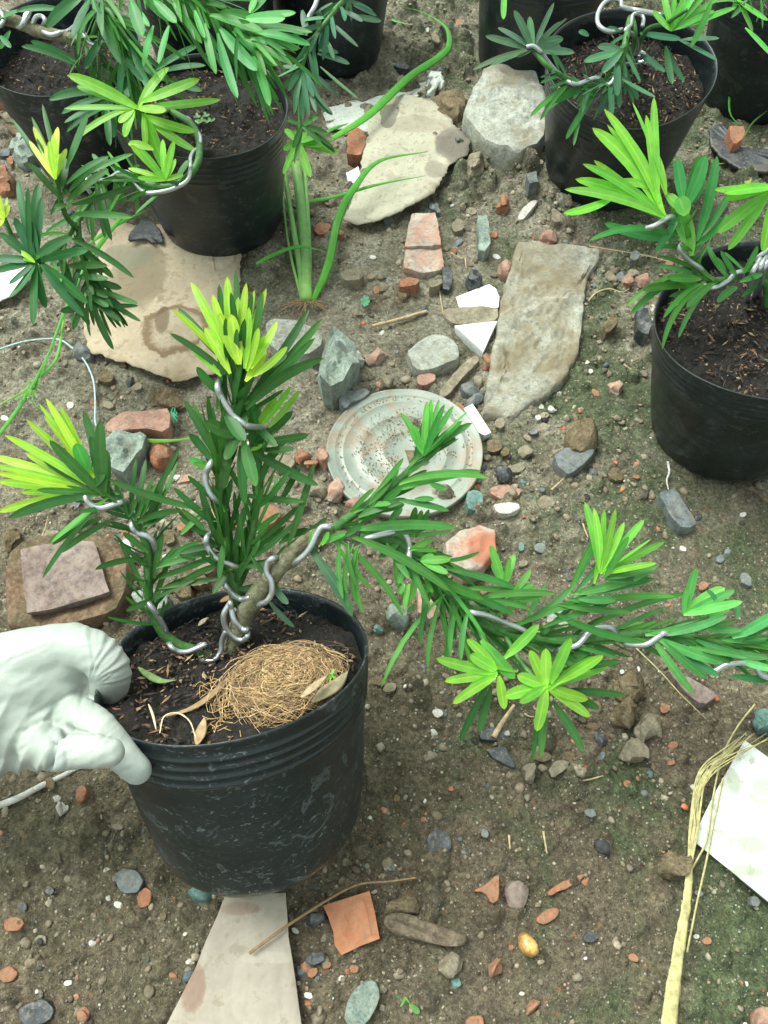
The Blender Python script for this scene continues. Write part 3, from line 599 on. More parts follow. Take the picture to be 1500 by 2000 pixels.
D('brick_crumb', 'brown orange stone left of the right plant tips', 'brick crumb', [(1055,452),(1068,447),(1086,450),(1087,465),(1072,472),(1056,466)], .014, 'pink')
D('brick_crumb', 'orange red pebble below the pale concrete lump', 'brick crumb', (983,399,14), .014, 'brick')
D('stone', 'glassy blue grey cube by the foot of the upper right pot', 'stone', [(1024,362),(1043,357),(1048,376),(1030,383)], .014, 'blue', 'cut')
D('stone', 'white jagged scrap below the glassy cube', 'stone', [(1010,425),(1022,404),(1040,390),(1052,392),(1036,412),(1018,430)], .008, 'chip', 'flat')
D('stone', 'grey tan stone at the right tip of the pale cardboard', 'stone', [(908,316),(945,315),(944,342),(918,352),(908,336)], .02, 'tan')
D('charcoal_piece', 'black charcoal bit below the dirty brick end', 'charcoal', [(863,530),(880,532),(882,560),(876,573),(864,570)], .012, 'dark', 'cut')
D('stone', 'crumbly dark grey piece right of the charcoal bit', 'stone', [(910,535),(928,528),(942,545),(930,562),(912,558)], .016, 'dark')
D('stone', 'pink cream stone beside the head of the slab', 'stone', [(972,512),(990,505),(1000,520),(996,540),(976,534)], .016, 'pink')
D('stone', 'dark purple grey stone left of the right black pot', 'stone', [(1238,618),(1262,612),(1268,640),(1262,666),(1240,655)], .02, 'dark', 'cut')
D('stone', 'pinkish pebble in the stony patch left of the right pot, larger of the pair', 'pebble', (1257,543,15), .012, 'pink')
D('stone', 'pinkish pebble in the stony patch left of the right pot, smaller of the pair', 'pebble', (1226,546,11), .012, 'pink')
D('stone', 'flat blue green chip right of the slab foot', 'stone', [(1057,722),(1072,717),(1087,724),(1083,736),(1064,738)], .006, 'teal', 'flat')
D('stone', 'pinkish grey stone left of the right black pot wall', 'stone', [(1190,745),(1212,739),(1220,752),(1210,766),(1194,760)], .012, 'palebrick')
D('paper_scrap', 'bright white paper corner under the dark leaves at the left edge', 'paper scrap', [(-60,540),(0,535),(58,520),(60,545),(30,575),(0,590),(-60,610)], .002, 'white', 'sheet', lift=.012)
D('stone', 'light blue grey stone at the foot of the tan cardboard', 'stone', [(138,680),(160,670),(182,690),(176,700),(150,700)], .016, 'blue')
D('brick_piece', 'orange red brick stone, uppermost at the left edge', 'brick piece', [(-20,168),(10,158),(38,166),(42,190),(20,204),(-20,200)], .016, 'brick', 'flat')
D('brick_piece', 'orange brick chunk at the left edge below the others', 'brick piece', [(-10,330),(8,326),(28,346),(26,366),(0,374),(-12,360)], .020, 'brick')
D('stone', 'long pale stone at the left edge near the leftmost pot', 'stone', [(2,220),(14,215),(40,222),(46,232),(30,236),(6,229)], .012, 'tan')
D('stone', 'grey oval pebble beside the foot of the leftmost pot', 'pebble', (22,150,12), .012, 'blue')
D('stone', 'dark oval pebble below the grey one by the leftmost pot', 'pebble', (20,195,12), .012, 'dark')
D('brick_piece', 'flat reddish brick by the foot of the leftmost pot', 'brick piece', [(32,222),(60,215),(84,240),(70,268),(40,262)], .010, 'brick', 'flat')
D('stone', 'mossy grey green stone left of the young left shoot', 'stone', [(20,280),(45,262),(72,270),(80,300),(50,320),(24,310)], .022, 'greystone')
D('plastic_scrap_or_hole', 'crumpled black plastic scrap at the right edge beyond the right plant', 'plastic scrap', [(1378,270),(1400,255),(1425,262),(1432,300),(1470,320),(1500,308),(1520,330),(1490,355),(1440,350),(1400,320),(1382,300)], .004, 'dark', 'sheet', lift=.010, wave=.006)
D('brick_crumb', 'orange brick triangle on the black plastic scrap', 'brick crumb', [(1413,270),(1445,274),(1440,298),(1424,310),(1415,292)], .014, 'brick', 'flat', lift=.012)
D('brick_piece', 'orange brick bit behind the stem of the right plant', 'brick piece', [(1370,450),(1394,446),(1388,468),(1372,470)], .012, 'brick', 'flat')
D('stone', 'grey stone right of the white tile top, half cut by the frame', 'stone', [(1470,1400),(1500,1385),(1530,1400),(1520,1430),(1480,1425)], .014, 'teal')
D('stone', 'small slate coloured stone under the edge of the white tile', 'stone', [(1468,1752),(1478,1748),(1488,1762),(1482,1772),(1470,1768)], .008, 'blue', 'flat')
for P_ in ((590,892,16,'brick','orange brick stone between the front plant stem and the lid, left of two'), (632,895,17,'pink','pinkish brick stone between the front plant stem and the lid, right of two'),
           (655,960,22,'palebrick','pale pink brick stone under the lower left edge of the lid'), (620,955,20,'tan','tan cracked stone left of the lid'),
           (700,995,20,'pink','pink stone peeking under the bottom edge of the lid'), (608,905,10,'brick','tiny orange crumb between two brick stones by the lid'),
           (735,690,18,'palebrick','brown pink stone right of the tall grey green stone'), (755,745,14,'tan','tan stone between tall stone and speckled concrete piece'),
           (702,700,10,'chip','small pale pebble against the tall grey green stone')):
    D('stone', P_[4], 'stone', P_[:3], .016, P_[3])

D('plastic_scrap_or_hole', 'black ragged hole in the torn cardboard at the foot of the upper left pot', 'plastic scrap', [(262,440),(278,425),(300,432),(315,452),(318,470),(300,474),(290,460),(276,466),(262,462),(252,470),(250,462)], .003, 'dark', 'sheet', lift=.021, wave=.002)  # black sheet laid on the cardboard, standing in for its torn hole
for u_, v_, r_, m_, l_ in ((400,1095,26,'tan','tan flat stone seen behind the low left branch, right one'),(355,1150,22,'brown','brown clod just behind the rim of the front pot at left'),(520,1010,30,'brick','orange brick chunk seen behind the upright central branch'),(690,545,20,'tan','dusty tan stone below the pale chip on the dark soil'),(800,560,18,'brick','dull brick bit beside the charcoal piece'),(430,1010,24,'pink','dusty pink stone seen between the central and left branches'),(555,905,22,'tan','tan stone seen right of the central branch foliage'),(850,560,14,'tan','small tan stone next to the charcoal bit'),(300,830,0,'',''),(1190,640,16,'brown','brown clod in the moss left of the right pot')):
    if r_: D('stone', l_, 'stone', (u_, v_, r_), .014, m_, 'flat', .3, .004, .0014)
# round translucent lid
def lid():
    c0 = PH(790, 880, .012); r0 = .0990; org = np.array([c0[0], c0[1], float(gz(c0[0], c0[1])) + .006])
    # fit of the rim: 152 px half width
    Z = depth(c0); r0 = 153 * Z / F
    prof = [(0, .0045), (.05, .0045), (.262, .0045), (.268, .0049), (.274, .0049), (.28, .0045), (.535, .0045), (.541, .0050), (.549, .0050), (.556, .0045), (.765, .0045), (.775, .0052), (.79, .0052), (.80, .0047), (.872, .0047), (.882, .0056), (.895, .0058), (.975, .0060), (.985, .0066), (.996, .0060), (1.0, .0045), (1.003, 0), (.985, 0), (.98, .003)]
    vs, fs, uv = [], [], []; n = 96
    for (q, z) in prof:
        for k in range(n):
            a = 2 * math.pi * k / n; vs.append((org[0] + q * r0 * math.cos(a), org[1] + q * r0 * math.sin(a), org[2] + z + .0012 * vnoise(q * math.cos(a) * 3, q * math.sin(a) * 3, 2))); uv.append((q, k / n))
    for i in range(len(prof) - 1):
        for k in range(n): fs.append((i * n + k, i * n + (k + 1) % n, (i + 1) * n + (k + 1) % n, (i + 1) * n + k))
    m, nt, b = mat('dusty clear plastic'); tcx = node(nt, 'ShaderNodeTexCoord').outputs['Object']
    a1 = noise(nt, 22, 6, .7, vec=tcx, dist=.8); a2 = noise(nt, 420, 3, .7, vec=tcx); a3 = noise(nt, 9, 4, .6, vec=tcx, dist=.5)
    base = mix(nt, ramp(nt, a3.outputs[0], [(.4, 0), (.6, 1)]), (.185, .22, .18), (.255, .295, .25))
    base = mix(nt, ramp(nt, a2.outputs[0], [(.35, .35), (.55, 0)]), base, (.21, .205, .16))
    g = node(nt, 'ShaderNodeMath', operation='MULTIPLY'); nt.links.new(ramp(nt, a1.outputs[0], [(.50, 0), (.58, 1)]), g.inputs[0]); nt.links.new(ramp(nt, a2.outputs[0], [(.36, 0), (.50, .9)]), g.inputs[1])
    base = mix(nt, g.outputs[0], base, (.24, .175, .115))
    nt.links.new(base, b.inputs['Base Color']); b.inputs['Roughness'].default_value = .38; b.inputs['Transmission Weight'].default_value = .12
    bump(nt, b, a2.outputs[0], .4, .0005)
    mb = MB(); mb.add(vs, fs, uv=uv); o = mb.build('jar_lid', m)
    tag(o, 'round clear plastic jar lid with concentric rings, dusted with soil', 'lid'); PLACED.append(o)
    mb = MB()
    for k in range(900):
        a = random.gauss(*random.choice(((3.0, .35), (2.2, .25), (3.9, .2), (.9, .25), (.1, .25), (1.6, .3)))); q = random.gauss(*random.choice(((.55, .07), (.55, .07), (.84, .03), (.40, .08), (.25, .05))))
        if q > .97 or q < 0: continue
        x, y = org[0] + q * r0 * math.cos(a), org[1] + q * r0 * math.sin(a); s = random.uniform(.0003, .0009)
        mb.add(ICO_V * s + np.array([x, y, org[2] + .0056]), [tuple(f) for f in ICO_F], (.27, .20, .13))
    s = mb.build('soil_grains', M['grit']); tag(s, kind='stuff')
    mb = MB(); cv = [(org[0], org[1], org[2] + .0052)]
    for k in range(7): a = -.05 - 1.25 * k / 6; cv.append((org[0] + .0 + .24 * r0 * math.cos(a), org[1] + .24 * r0 * math.sin(a), org[2] + .0052))
    mb.add(cv + [(x, y, z - .0035) for x, y, z in cv], [tuple(range(8))[::-1]] + [(i, (i + 1) % 8, (i + 1) % 8 + 8, i + 8) for i in range(8)])
    mb.build('broken_sector', M['brown'], o)
lid()

# ------------------------------------------------------------------ pebbles one can count
def lm(o):
    me = o.data; return (np.array(o.location)[:2])
names = [(o['label'], lm(o)) for o in PLACED]
SHORT = {'jar_lid': 'round lid', 'pale_tile': 'pale tile wedge', 'white_tile': 'large white tile', 'concrete_slab': 'long concrete slab', 'clay_tile_piece': 'ridged clay tile fragment', 'wood_piece': 'rotting wood chunk', 'concrete_block': 'big concrete lump', 'stone_slab': 'purple grey slab'}
ANCH = [(SHORT[o.name], lm(o)) for o in PLACED if o.name in SHORT]
KEYW = [('round earthy lump', 'round earthy lump'), ('blue grey oval flat', 'blue grey oval stone'), ('long slate blue', 'long slate blue stone'), ('amber yellow', 'amber pebble'), ('wet pink brick', 'wet pink brick'), ('tall grey green', 'tall grey green stone'),
        ('pale curled', 'pale curled cardboard'), ('torn tan', 'torn tan cardboard'), ('sharp white triangular', 'white triangle tile'), ('black slate triangle', 'black slate triangle'), ('pinkish white brick end', 'pinkish white brick'), ('blue grey flat stone in the bare', 'lower left blue grey stone'), ('dark flat stone in the bottom left', 'bottom left dark stone'), ('pale mortar', 'mortar covered brick'),
        ('middle earth clod', 'middle earth clod'), ('dark half buried', 'dark half buried stone'), ('flat grey green stone at the bottom', 'bottom grey green stone'), ('large brown clod', 'large brown clod'), ('orange red brick nugget', 'orange red brick nugget'), ('notched pale', 'notched pale brown stone')]
for k_, s_n in KEYW:
    for l_, p_ in names:
        if l_.startswith(k_): ANCH.append((s_n, p_))
PEB = '''chip 118 1578 13;chip 110 1560 8;chip 205 1700 7;chip 235 1768 9;chip 212 1755 6;chip 135 1920 8;chip 185 1842 9;chip 372 1880 7;chip 577 1818 7;chip 668 1910 7;chip 1458 1680 0
tan 230 1615 9;tan 370 1895 8;brown 95 1530 12;brown 320 1790 9;tan 130 1715 8;dark 100 1740 9;dark 48 1772 10;tan 90 1835 10;brick 340 1905 8;brick 255 1783 7;brick 612 1900 11;brick 692 1892 9;chip 605 1943 8;brick 605 1960 8;brick 640 1885 8
blue 1150 1590 11;brick 828 1600 6;chip 1190 1634 4;blue 945 1630 9;brick 1225 1530 8;brick 1240 1870 10;brick 1385 1837 9;chip 1363 1829 6;blue 1365 1745 8;chip 1145 1872 4;brick 1145 1720 8;dark 1155 1830 14;chip 770 1690 4;tan 1025 1575 7;brick 1160 1820 5
chip 1463 1922 6;brick 1450 1920 6;teal 890 1922 10;chip 1020 1941 5;brick 1000 1850 6;brick 880 1545 6;chip 830 1565 4;blue 1175 1475 9;brick 1320 1452 10;brick 1315 1487 7;brick 1300 1382 11;chip 1246 1305 7;chip 1215 1312 5;chip 855 1390 11;chip 845 1430 7
tan 762 1345 12;teal 737 1232 8;brick 1375 1142 10;blue 1403 1095 8;blue 1455 1133 13;chip 1332 1075 6;dark 1360 1015 9;chip 1447 1010 6;brick 1285 1035 5;blue 1053 1076 12;teal 1015 1078 8;tan 1020 1105 8;dark 1103 1118 7;dark 1110 1135 5
teal 1022 944 8;blue 1043 843 8;tan 1030 852 8;chip 1056 790 7;chip 1080 800 7;chip 1050 815 7;chip 1093 765 4;chip 1150 702 5;chip 1155 720 5;blue 1120 733 3;tan 975 830 10;brown 965 870 16;tan 1025 880 14;brown 985 890 9;tan 1010 915 14;brown 1200 930 16;brick 1163 765 8;chip 1078 700 4;tan 1065 990 17;brick 1240 936 6
blue 758 430 9;tan 895 440 12;blue 897 465 11;brick 886 486 7;tan 920 408 10;blue 848 404 11;blue 835 410 8;tan 1085 430 14;brick 965 455 8;chip 970 500 7;tan 905 400 8;brick 735 570 8;chip 728 505 6;tan 725 545 8;chip 1212 498 6;tan 1190 540 14;blue 1212 540 10;brick 1305 518 9;tan 1330 505 8;blue 1236 510 10;chip 1235 440 7;tan 1325 430 12;tan 1290 470 12
chip 1055 180 6;tan 1052 330 6;blue 910 78 9;blue 855 138 6;brick 895 50 6;tan 850 90 8;chip 835 62 4;dark 785 137 12;tan 782 170 8;brown 770 330 10;brick 630 450 15;brick 660 460 10;tan 645 395 12;tan 700 615 12;chip 745 650 5;dark 765 320 6;brown 790 575 12;tan 750 560 10
brown 330 775 26;brown 300 770 16;brown 355 790 12;tan 270 760 10;dark 255 745 10;brick 185 785 10;tan 210 790 10;brown 205 735 16;brown 240 705 12;chip 12 820 7;chip 138 792 8;brown 18 1050 24;tan 45 1030 8;dark 156 993 9;tan 355 1000 14;brick 358 1030 12;tan 370 1070 18;brown 380 1130 24;brown 330 1050 14;palebrick 360 935 16;tan 300 980 14;chip 488 1075 9;chip 500 1035 5;brick 520 1015 18;pink 465 1020 10
brown 1345 560 10;tan 30 450 10;brick 45 310 9;brick 22 318 8;brown 30 255 14;dark 12 305 12;tan 60 290 8;tan 55 200 8;brown 775 1560 8;brown 1055 1480 16;brown 1110 1480 14;dark 1170 1440 14;brown 1160 1415 12;tan 1090 1500 18;brown 1130 1385 12;chip 1073 1477 4;brown 740 1330 14;tan 1420 1660 5;chip 1455 2000 5'''
used = {}
CN = {'chip': 'white', 'tan': 'tan', 'brown': 'brown', 'brick': 'orange', 'blue': 'blue grey', 'dark': 'dark', 'teal': 'teal', 'pink': 'pink', 'palebrick': 'pale pink'}
lst = []
for t in PEB.replace('\n', ';').split(';'):
    a = t.split()
    if len(a) != 4 or a[3] == '0': continue
    lst.append((a[0], float(a[1]), float(a[2]), float(a[3])))
for k, u, v, r in lst:
    g = PH(u, v, .005)[:2]; rw = r * depth(PH(u, v, .005)) / F
    h = rw * random.uniform(.9, 1.4)
    word = 'tiny' if rw < .0035 else 'small' if rw < .0065 else 'medium'
    noun = {'chip': 'chip', 'brick': 'brick crumb', 'brown': 'earth crumb'}.get(k, 'pebble')
    byd = sorted(ANCH, key=lambda a: float(np.hypot(*(a[1] - g))))
    lab = None
    for (nm, p) in byd[:7]:
        q = g - p; s_ = ('right of' if q[0] > 0 else 'left of') if abs(q[0]) > abs(q[1]) else ('beyond' if q[1] > 0 else 'in front of')
        L_ = f"{word} {CN[k]} {noun} lying {s_} the {nm}"
        if L_ not in used: lab = L_; break
    if lab is None:
        for (nm, p) in byd[:6]:
            for (n2, p2) in byd[:6]:
                if nm >= n2: continue
                L_ = f"{word} {CN[k]} {noun} on soil between the {nm} and the {n2}"
                if L_ not in used and len(L_.split()) <= 16: lab = L_; break
            if lab: break
    used[lab] = 1
    o = D('pebble', lab, 'pebble', (u, v, r), h, k, random.choice(('dome', 'cut', 'cut')), .35, .003, .0012, sink=h * random.uniform(.1, .4), group='loose pebbles and crumbs on the soil')

# ------------------------------------------------------------------ sticks, straws, twine
def line(name, label, cat, pts, r, m, lift=.003, taper=True, flat=1.0, parent=None, seg=8, n=8, **kw):
    P = []
    for p in pts:
        h = p[2] if len(p) > 2 else lift
        q = PH(p[0], p[1], h); q[2] += float(gz(q[0], q[1])); P.append(q)
    P = smoothpath(P, n); mb = MB()
    tube(mb, P, (lambda t: r * (1 - .5 * t)) if taper else r, seg, rough=.06, flat=flat)
    o = mb.build(name, M[m], parent); tag(o, label, cat); return o
line('cane', 'thin whitewashed cane at the left edge below the glove', 'cane', [(-20,1580),(30,1562),(80,1535),(120,1515),(150,1498),(190,1480)], .0032, 'whitestick', .004)
line('stick', 'straight dry straw stick on the dark soil below the onion weed', 'stick', [(727,639),(780,625),(833,608)], .0022, 'stick', .006, False)
line('stick', 'pale stick lying across the small black slate piece', 'stick', [(965,1438,.010),(980,1412,.012),(1005,1375,.012)], .0028, 'stick')
line('twig', 'long thin dark twig lying over the pale tile wedge', 'twig', [(488,1862,.02),(560,1810,.02),(640,1758,.016),(700,1728,.012),(760,1722,.01),(812,1715,.008)], .0013, 'root', .01)
line('straw', 'fine straw running diagonally below the branch end', 'straw', [(1240,1265),(1290,1310),(1330,1352),(1382,1402)], .0007, 'straw', .012)
line('straw', 'pale straw between the slab head and the right plant', 'straw', [(1150,482),(1200,490),(1260,500),(1310,512)], .0011, 'stick', .008)
line('straw', 'short dry straw near the left brick under the long shoot', 'straw', [(80,1045),(86,1028),(92,1005)], .0007, 'stick', .008)
line('twine', 'thin blue white twine curving over the soil at left', 'twine', [(-10,688),(40,672),(80,664),(115,664),(140,680),(165,705),(182,740),(187,780),(186,820),(188,832)], .0011, 'twine', .006, False)
line('twine', 'short white frayed string end above the long slate blue stone', 'twine', [(1302,905),(1305,925),(1300,942),(1303,960)], .0014, 'whitestick', .006)
line('stick', 'thin curved root above the stony patch by the right pot', 'root', [(1150,585),(1165,570),(1190,562),(1215,568),(1230,562)], .0011, 'stick', .008)
line('stick', 'brown rib of bark at the foot of the right pot', 'stick', [(1462,955),(1485,972),(1510,992)], .003, 'wood', .006)
line('straw', 'short pale straw beside the blue grey oval stone', 'straw', [(1075,962),(1088,950),(1100,938)], .0012, 'stick', .004)
for i, (u, v, a_, L) in enumerate(((818,510,1.2,26),(1035,1395,.3,10),(862,590,1.4,26),(910,512,1.5,12),(1065,1645,1.4,22),(995,1645,1.5,14),(1150,1520,-.2,30),(1230,715,.5,12),(745,810,.8,18),(893,497,.4,14),(1140,1038,1.2,18),(800,1338,-.7,16),(955,590,.4,14))):
    dx, dy = math.cos(a_) * L, math.sin(a_) * L
    o = line('straw', None, None, [(u - dx, v - dy), (u, v + 2), (u + dx, v + dy)], .0011, 'stick', .004)
    g = np.array(o.location)[:2]; byd = sorted(ANCH, key=lambda a: float(np.hypot(*(a[1] - g)))); lab = None
    for nm, p in byd:
        q = g - p; s_ = ('right of' if q[0] > 0 else 'left of') if abs(q[0]) > abs(q[1]) else ('beyond' if q[1] > 0 else 'in front of')
        lab = f"short broken bit of dry straw lying {s_} the {nm}"
        if lab not in used: break
    used[lab] = 1; tag(o, lab, 'straw', 'short bits of dry straw on the soil')

# yellow dry straw bundle, lower right
def bundle():
    t = empty('straw_bundle', PH(1330, 1750, 0), 'yellow dried grass stalk with frayed strands leaning along the large white tile', 'dried grass')
    mb = MB(); P = [PH(u, v, h) + np.array([0, 0, .004]) for u, v, h in ((1300,2060,.01),(1308,1960,.012),(1322,1860,.014),(1338,1760,.016),(1345,1680,.016))]
    tube(mb, smoothpath(P, 8), lambda q: .0068 - .0042 * q, 10, col=(.6, .5, .2), flat=.22, rough=.16); mb.build('stalk', M['straw'], t)
    mb = MB()
    ends = [(1500,1438),(1470,1430),(1440,1450),(1425,1465),(1452,1435),(1462,1440),(1410,1490),(1415,1478),(1440,1440)]
    for i in range(26):
        e = random.choice(ends); m0 = (1354 + random.uniform(-5, 9), 1600 + random.uniform(-20, 30)); m1 = (1372 + random.uniform(-6, 14), 1520 + random.uniform(-15, 15))
        P = [PH(1345 + random.uniform(-5, 6), 1700, .018), PH(*m0, .022), PH(*m1, .026), PH(e[0] + random.uniform(-6, 6), e[1] + random.uniform(-6, 6), .02)]
        tube(mb, smoothpath(P, 7), lambda q, r=random.uniform(.0004, .0014): r * (1 - .6 * q), 5, flat=.3)
    for e in (((1350,1700),(1380,1640),(1392,1560),(1410,1480),(1440,1420),(1475,1375)), ((1342,1860),(1362,1760),(1380,1680),(1395,1600),(1412,1520))):
        P = [PH(a, b, .016) for a, b in e]; tube(mb, smoothpath(P, 7), .0010, 5, flat=.4)
    mb.build('frayed_strands', M['straw'], t)
bundle()

def stain(o, items):
    """items: (u, v, rx px, ry px, colour, strength, ring?)  real stains on the sheet, fixed in its own coordinates"""
    m = o.data.materials[0].copy(); o.data.materials[0] = m; nt = m.node_tree; b = nt.nodes['Principled BSDF']
    src = b.inputs['Base Color'].links[0].from_socket; tcx = node(nt, 'ShaderNodeTexCoord').outputs['Object']; nz = noise(nt, 30, 5, .65, vec=tcx)
    for (u, v, rx, ry, c, stg, ring) in items:
        c0 = PH(u, v, .012); k = depth(c0) / F; ex = rx * k; ey = abs(PH(u, v - ry, .012)[1] - c0[1]); l = c0 - np.array(o.location)
        mp = node(nt, 'ShaderNodeMapping', vector_type='POINT'); mp.inputs['Location'].default_value = (-l[0] / ex, -l[1] / ey, 0); mp.inputs['Scale'].default_value = (1 / ex, 1 / ey, 0)
        nt.links.new(tcx, mp.inputs[0]); ln = node(nt, 'ShaderNodeVectorMath', operation='LENGTH'); nt.links.new(mp.outputs[0], ln.inputs[0])
        ad = node(nt, 'ShaderNodeMath', operation='ADD'); nt.links.new(ln.outputs['Value'], ad.inputs[0])
        ml = node(nt, 'ShaderNodeMath', operation='MULTIPLY'); nt.links.new(nz.outputs[0], ml.inputs[0]); ml.inputs[1].default_value = .9; nt.links.new(ml.outputs[0], ad.inputs[1])
        hv = node(nt, 'ShaderNodeMath', operation='MULTIPLY'); nt.links.new(ad.outputs[0], hv.inputs[0]); hv.inputs[1].default_value = .5
        st = [(.0, 0), (.60, 0), (.68, stg), (.72, stg), (.76, 0)] if ring else [(.55, stg), (.70, stg * .8), (.78, 0)]
        src = mix(nt, ramp(nt, hv.outputs[0], st), src, c)
    nt.links.new(src, b.inputs['Base Color'])
for o in PLACED:
    l_ = o.get('label', '')
    if l_.startswith('torn tan'): stain(o, [(268,545,60,62,(.17,.14,.09),.75,0),(250,500,50,22,(.20,.19,.14),.8,0),(345,645,62,48,(.17,.11,.06),.85,1),(318,628,14,26,(.12,.08,.05),.7,0),(315,588,6,8,(.25,.2,.13),.8,0)])
    if l_.startswith('pale curled'): stain(o, [(885,292,34,34,(.10,.085,.075),.8,0),(850,340,22,22,(.16,.13,.11),.6,0),(820,250,70,16,(.25,.22,.17),.5,0)])
    if l_.startswith('long pale pink'): stain(o, [(380,1930,22,44,(.19,.105,.07),.7,0),(470,1775,40,14,(.22,.13,.09),.5,0),(520,1870,60,12,(.42,.38,.31),.5,0),(470,1920,14,60,(.40,.36,.30),.4,0)])
    if l_.startswith('large white mild'): stain(o, [(1432,1525,16,26,(.28,.30,.22),.7,0),(1470,1650,30,18,(.30,.32,.25),.7,0),(1490,1540,22,22,(.30,.32,.25),.6,0),(1452,1700,24,12,(.25,.28,.18),.6,0),(1395,1575,9,6,(.3,.3,.25),.6,0)])
    if l_.startswith('pale mortar'): stain(o, [(945,1080,34,30,(.36,.13,.075),.85,0)])
# ------------------------------------------------------------------ PLANTS
DK = (.028, .112, .024); MD = (.044, .180, .036); BR = (.075, .30, .055); LM = (.27, .52, .05); LG = (.17, .44, .05); GG = (.052, .13, .075); GR = (.10, .36, .06)

def pot_frame(n):
    n = nrm(np.array(n, float)); e1 = nrm(np.cross(np.array([0, 1., 0]), n)); e2 = np.cross(n, e1); return e1, e2, n
class Plant:
    def __init__(s, name, label, Cr, n, Rr=.1, h=.168, rb=.079, soil=.018, m='pot', dent=None, seed=1, ridge=1.0, flakes=260, group=None, cat='potted plant'):
        s.C = np.array(Cr, float); s.e1, s.e2, s.n = pot_frame(n); s.R = Rr; s.h = h; s.m = m; s.seed = seed; s.st = []
        base = s.C - s.n * h
        s.root = empty(name, base, label, cat, group)
        s.dent = dent or (lambda a, sd: 0)
        K = 128
        outer = [(0.0, 0.0)]
        rows = []
        sr = [.004, .008]
        ridges = [.014, .0215, .029, .0365]
        zs = [0, .002, .005, .009]
        for r_ in ridges: zs += [r_ - .0024, r_ - .0012, r_, r_ + .0012, r_ + .0024]
        zs += list(np.linspace(.045, h - .014, 16)) + [h - .009, h - .005, h - .002, h]
        def rad(z):
            b = Rr - (Rr - rb) * (z / h)**1.25
            if z > h - .014: q = (z - (h - .014)) / .014; b -= .012 * (1 - math.sqrt(max(0, 1 - q * q)))
            for r_ in ridges: b += .0011 * ridge * math.exp(-((z - r_) / .0012)**2)
            if z < .003: b += .0010
            return b
        def P(r, z, a):
            wf = 1.0 if seed == 1 else 1.6; wob = wf * .0022 * math.sin(2 * a + seed) * (1 - z / h) + wf * .0016 * math.sin(3 * a + seed * 2.1) * (1 - z / h) + .0009 * float(vnoise(math.cos(a) * 2 + seed, math.sin(a) * 2, z * 18))
            dd = s.dent(a, z)
            return s.C + (r + wob + dd) * (math.cos(a) * s.e1 + math.sin(a) * s.e2) - s.n * z
        s.P = P; s.rad = rad
        vs, uv, fs = [], [], []
        prof = [(rad(z), z) for z in zs] + [(rad(h) * .5, h + .0), (.002, h)]
        inn = [(rad(0) - .0014, 0.0006)] + [(rad(z) - .0018, z) for z in (.004, .014, .0215, .029, .04, .055, .07)]
        rows = inn[::-1] + prof
        for (r, z) in rows:
            for k in range(K):
                a = 2 * math.pi * k / K; vs.append(P(r, z, a)); uv.append((k / K, z / h))
        for i in range(len(rows) - 1):
            for k in range(K): fs.append((i * K + k, i * K + (k + 1) % K, (i + 1) * K + (k + 1) % K, (i + 1) * K + k))
        mb = MB(); mb.add(vs, [f[::-1] for f in fs], uv=uv); s.pot = mb.build('pot', M[m], s.root)
        # soil
        s.soil = soil; mb = MB(); vs = [s.C - s.n * soil]; fs = []; rr = 34; kk = 96
        for i in range(1, rr + 1):
            for k in range(kk):
                a = 2 * math.pi * k / kk; r = (rad(soil) - .0016) * i / rr
                q = P(r, soil, a) if i == rr else s.C + r * (math.cos(a) * s.e1 + math.sin(a) * s.e2) - s.n * soil
                if i > rr * .8 and i < rr: q = q + (P(rad(soil) - .0016, soil, a) - (s.C + (rad(soil) - .0016) * (math.cos(a) * s.e1 + math.sin(a) * s.e2) - s.n * soil)) * ((i / rr - .8) / .2)
                c = r * math.cos(a), r * math.sin(a)
                q = q + s.n * float(.0065 * vnoise(c[0] * 45 + seed, c[1] * 45, 1) + .0038 * vnoise(c[0] * 150, c[1] * 150 + seed, 2) + .0018 * vnoise(c[0] * 400, c[1] * 400, 4))
                vs.append(q)
        for k in range(kk): fs.append((0, 1 + k, 1 + (k + 1) % kk))
        for i in range(rr - 1):
            for k in range(kk):
                a = 1 + i * kk; fs.append((a + k, a + kk + k, a + kk + (k + 1) % kk, a + (k + 1) % kk))
        mb.add(vs, fs); s.soilo = mb.build('soil', M['soil'], s.root)
        mb = MB(); FC = [(.20, .10, .05), (.26, .17, .09), (.10, .06, .04), (.34, .25, .15), (.05, .035, .025), (.03, .025, .02), (.02, .016, .014), (.04, .03, .022)]
        for i in range(flakes * 4):
            a = random.uniform(0, 6.283); r = (rad(soil) - .006) * math.sqrt(random.random()); c = s.C + r * (math.cos(a) * s.e1 + math.sin(a) * s.e2) - s.n * (soil - random.uniform(.0015, .0055))
            L = random.choice((.002, .003, .003, .004, .006, .010)) * random.uniform(.7, 1.3); wd = random.uniform(.0006, .0016); th = random.uniform(0, 6.28)
            dv = math.cos(th) * s.e1 + math.sin(th) * s.e2 + s.n * random.uniform(-.25, .35); sv = np.cross(s.n, nrm(dv))
            v = [c - dv * L / 2, c + sv * wd, c + dv * L / 2, c - sv * wd, c + s.n * wd * .8]
            mb.add(v, [(0, 1, 4), (1, 2, 4), (2, 3, 4), (3, 0, 4)], FC[min(7, int(random.expovariate(.33)))] if random.random() < .32 else random.choice(FC[4:]))
        o = mb.build('bark_flakes', M['flake'], s.soilo, False); tag(o, kind='stuff')
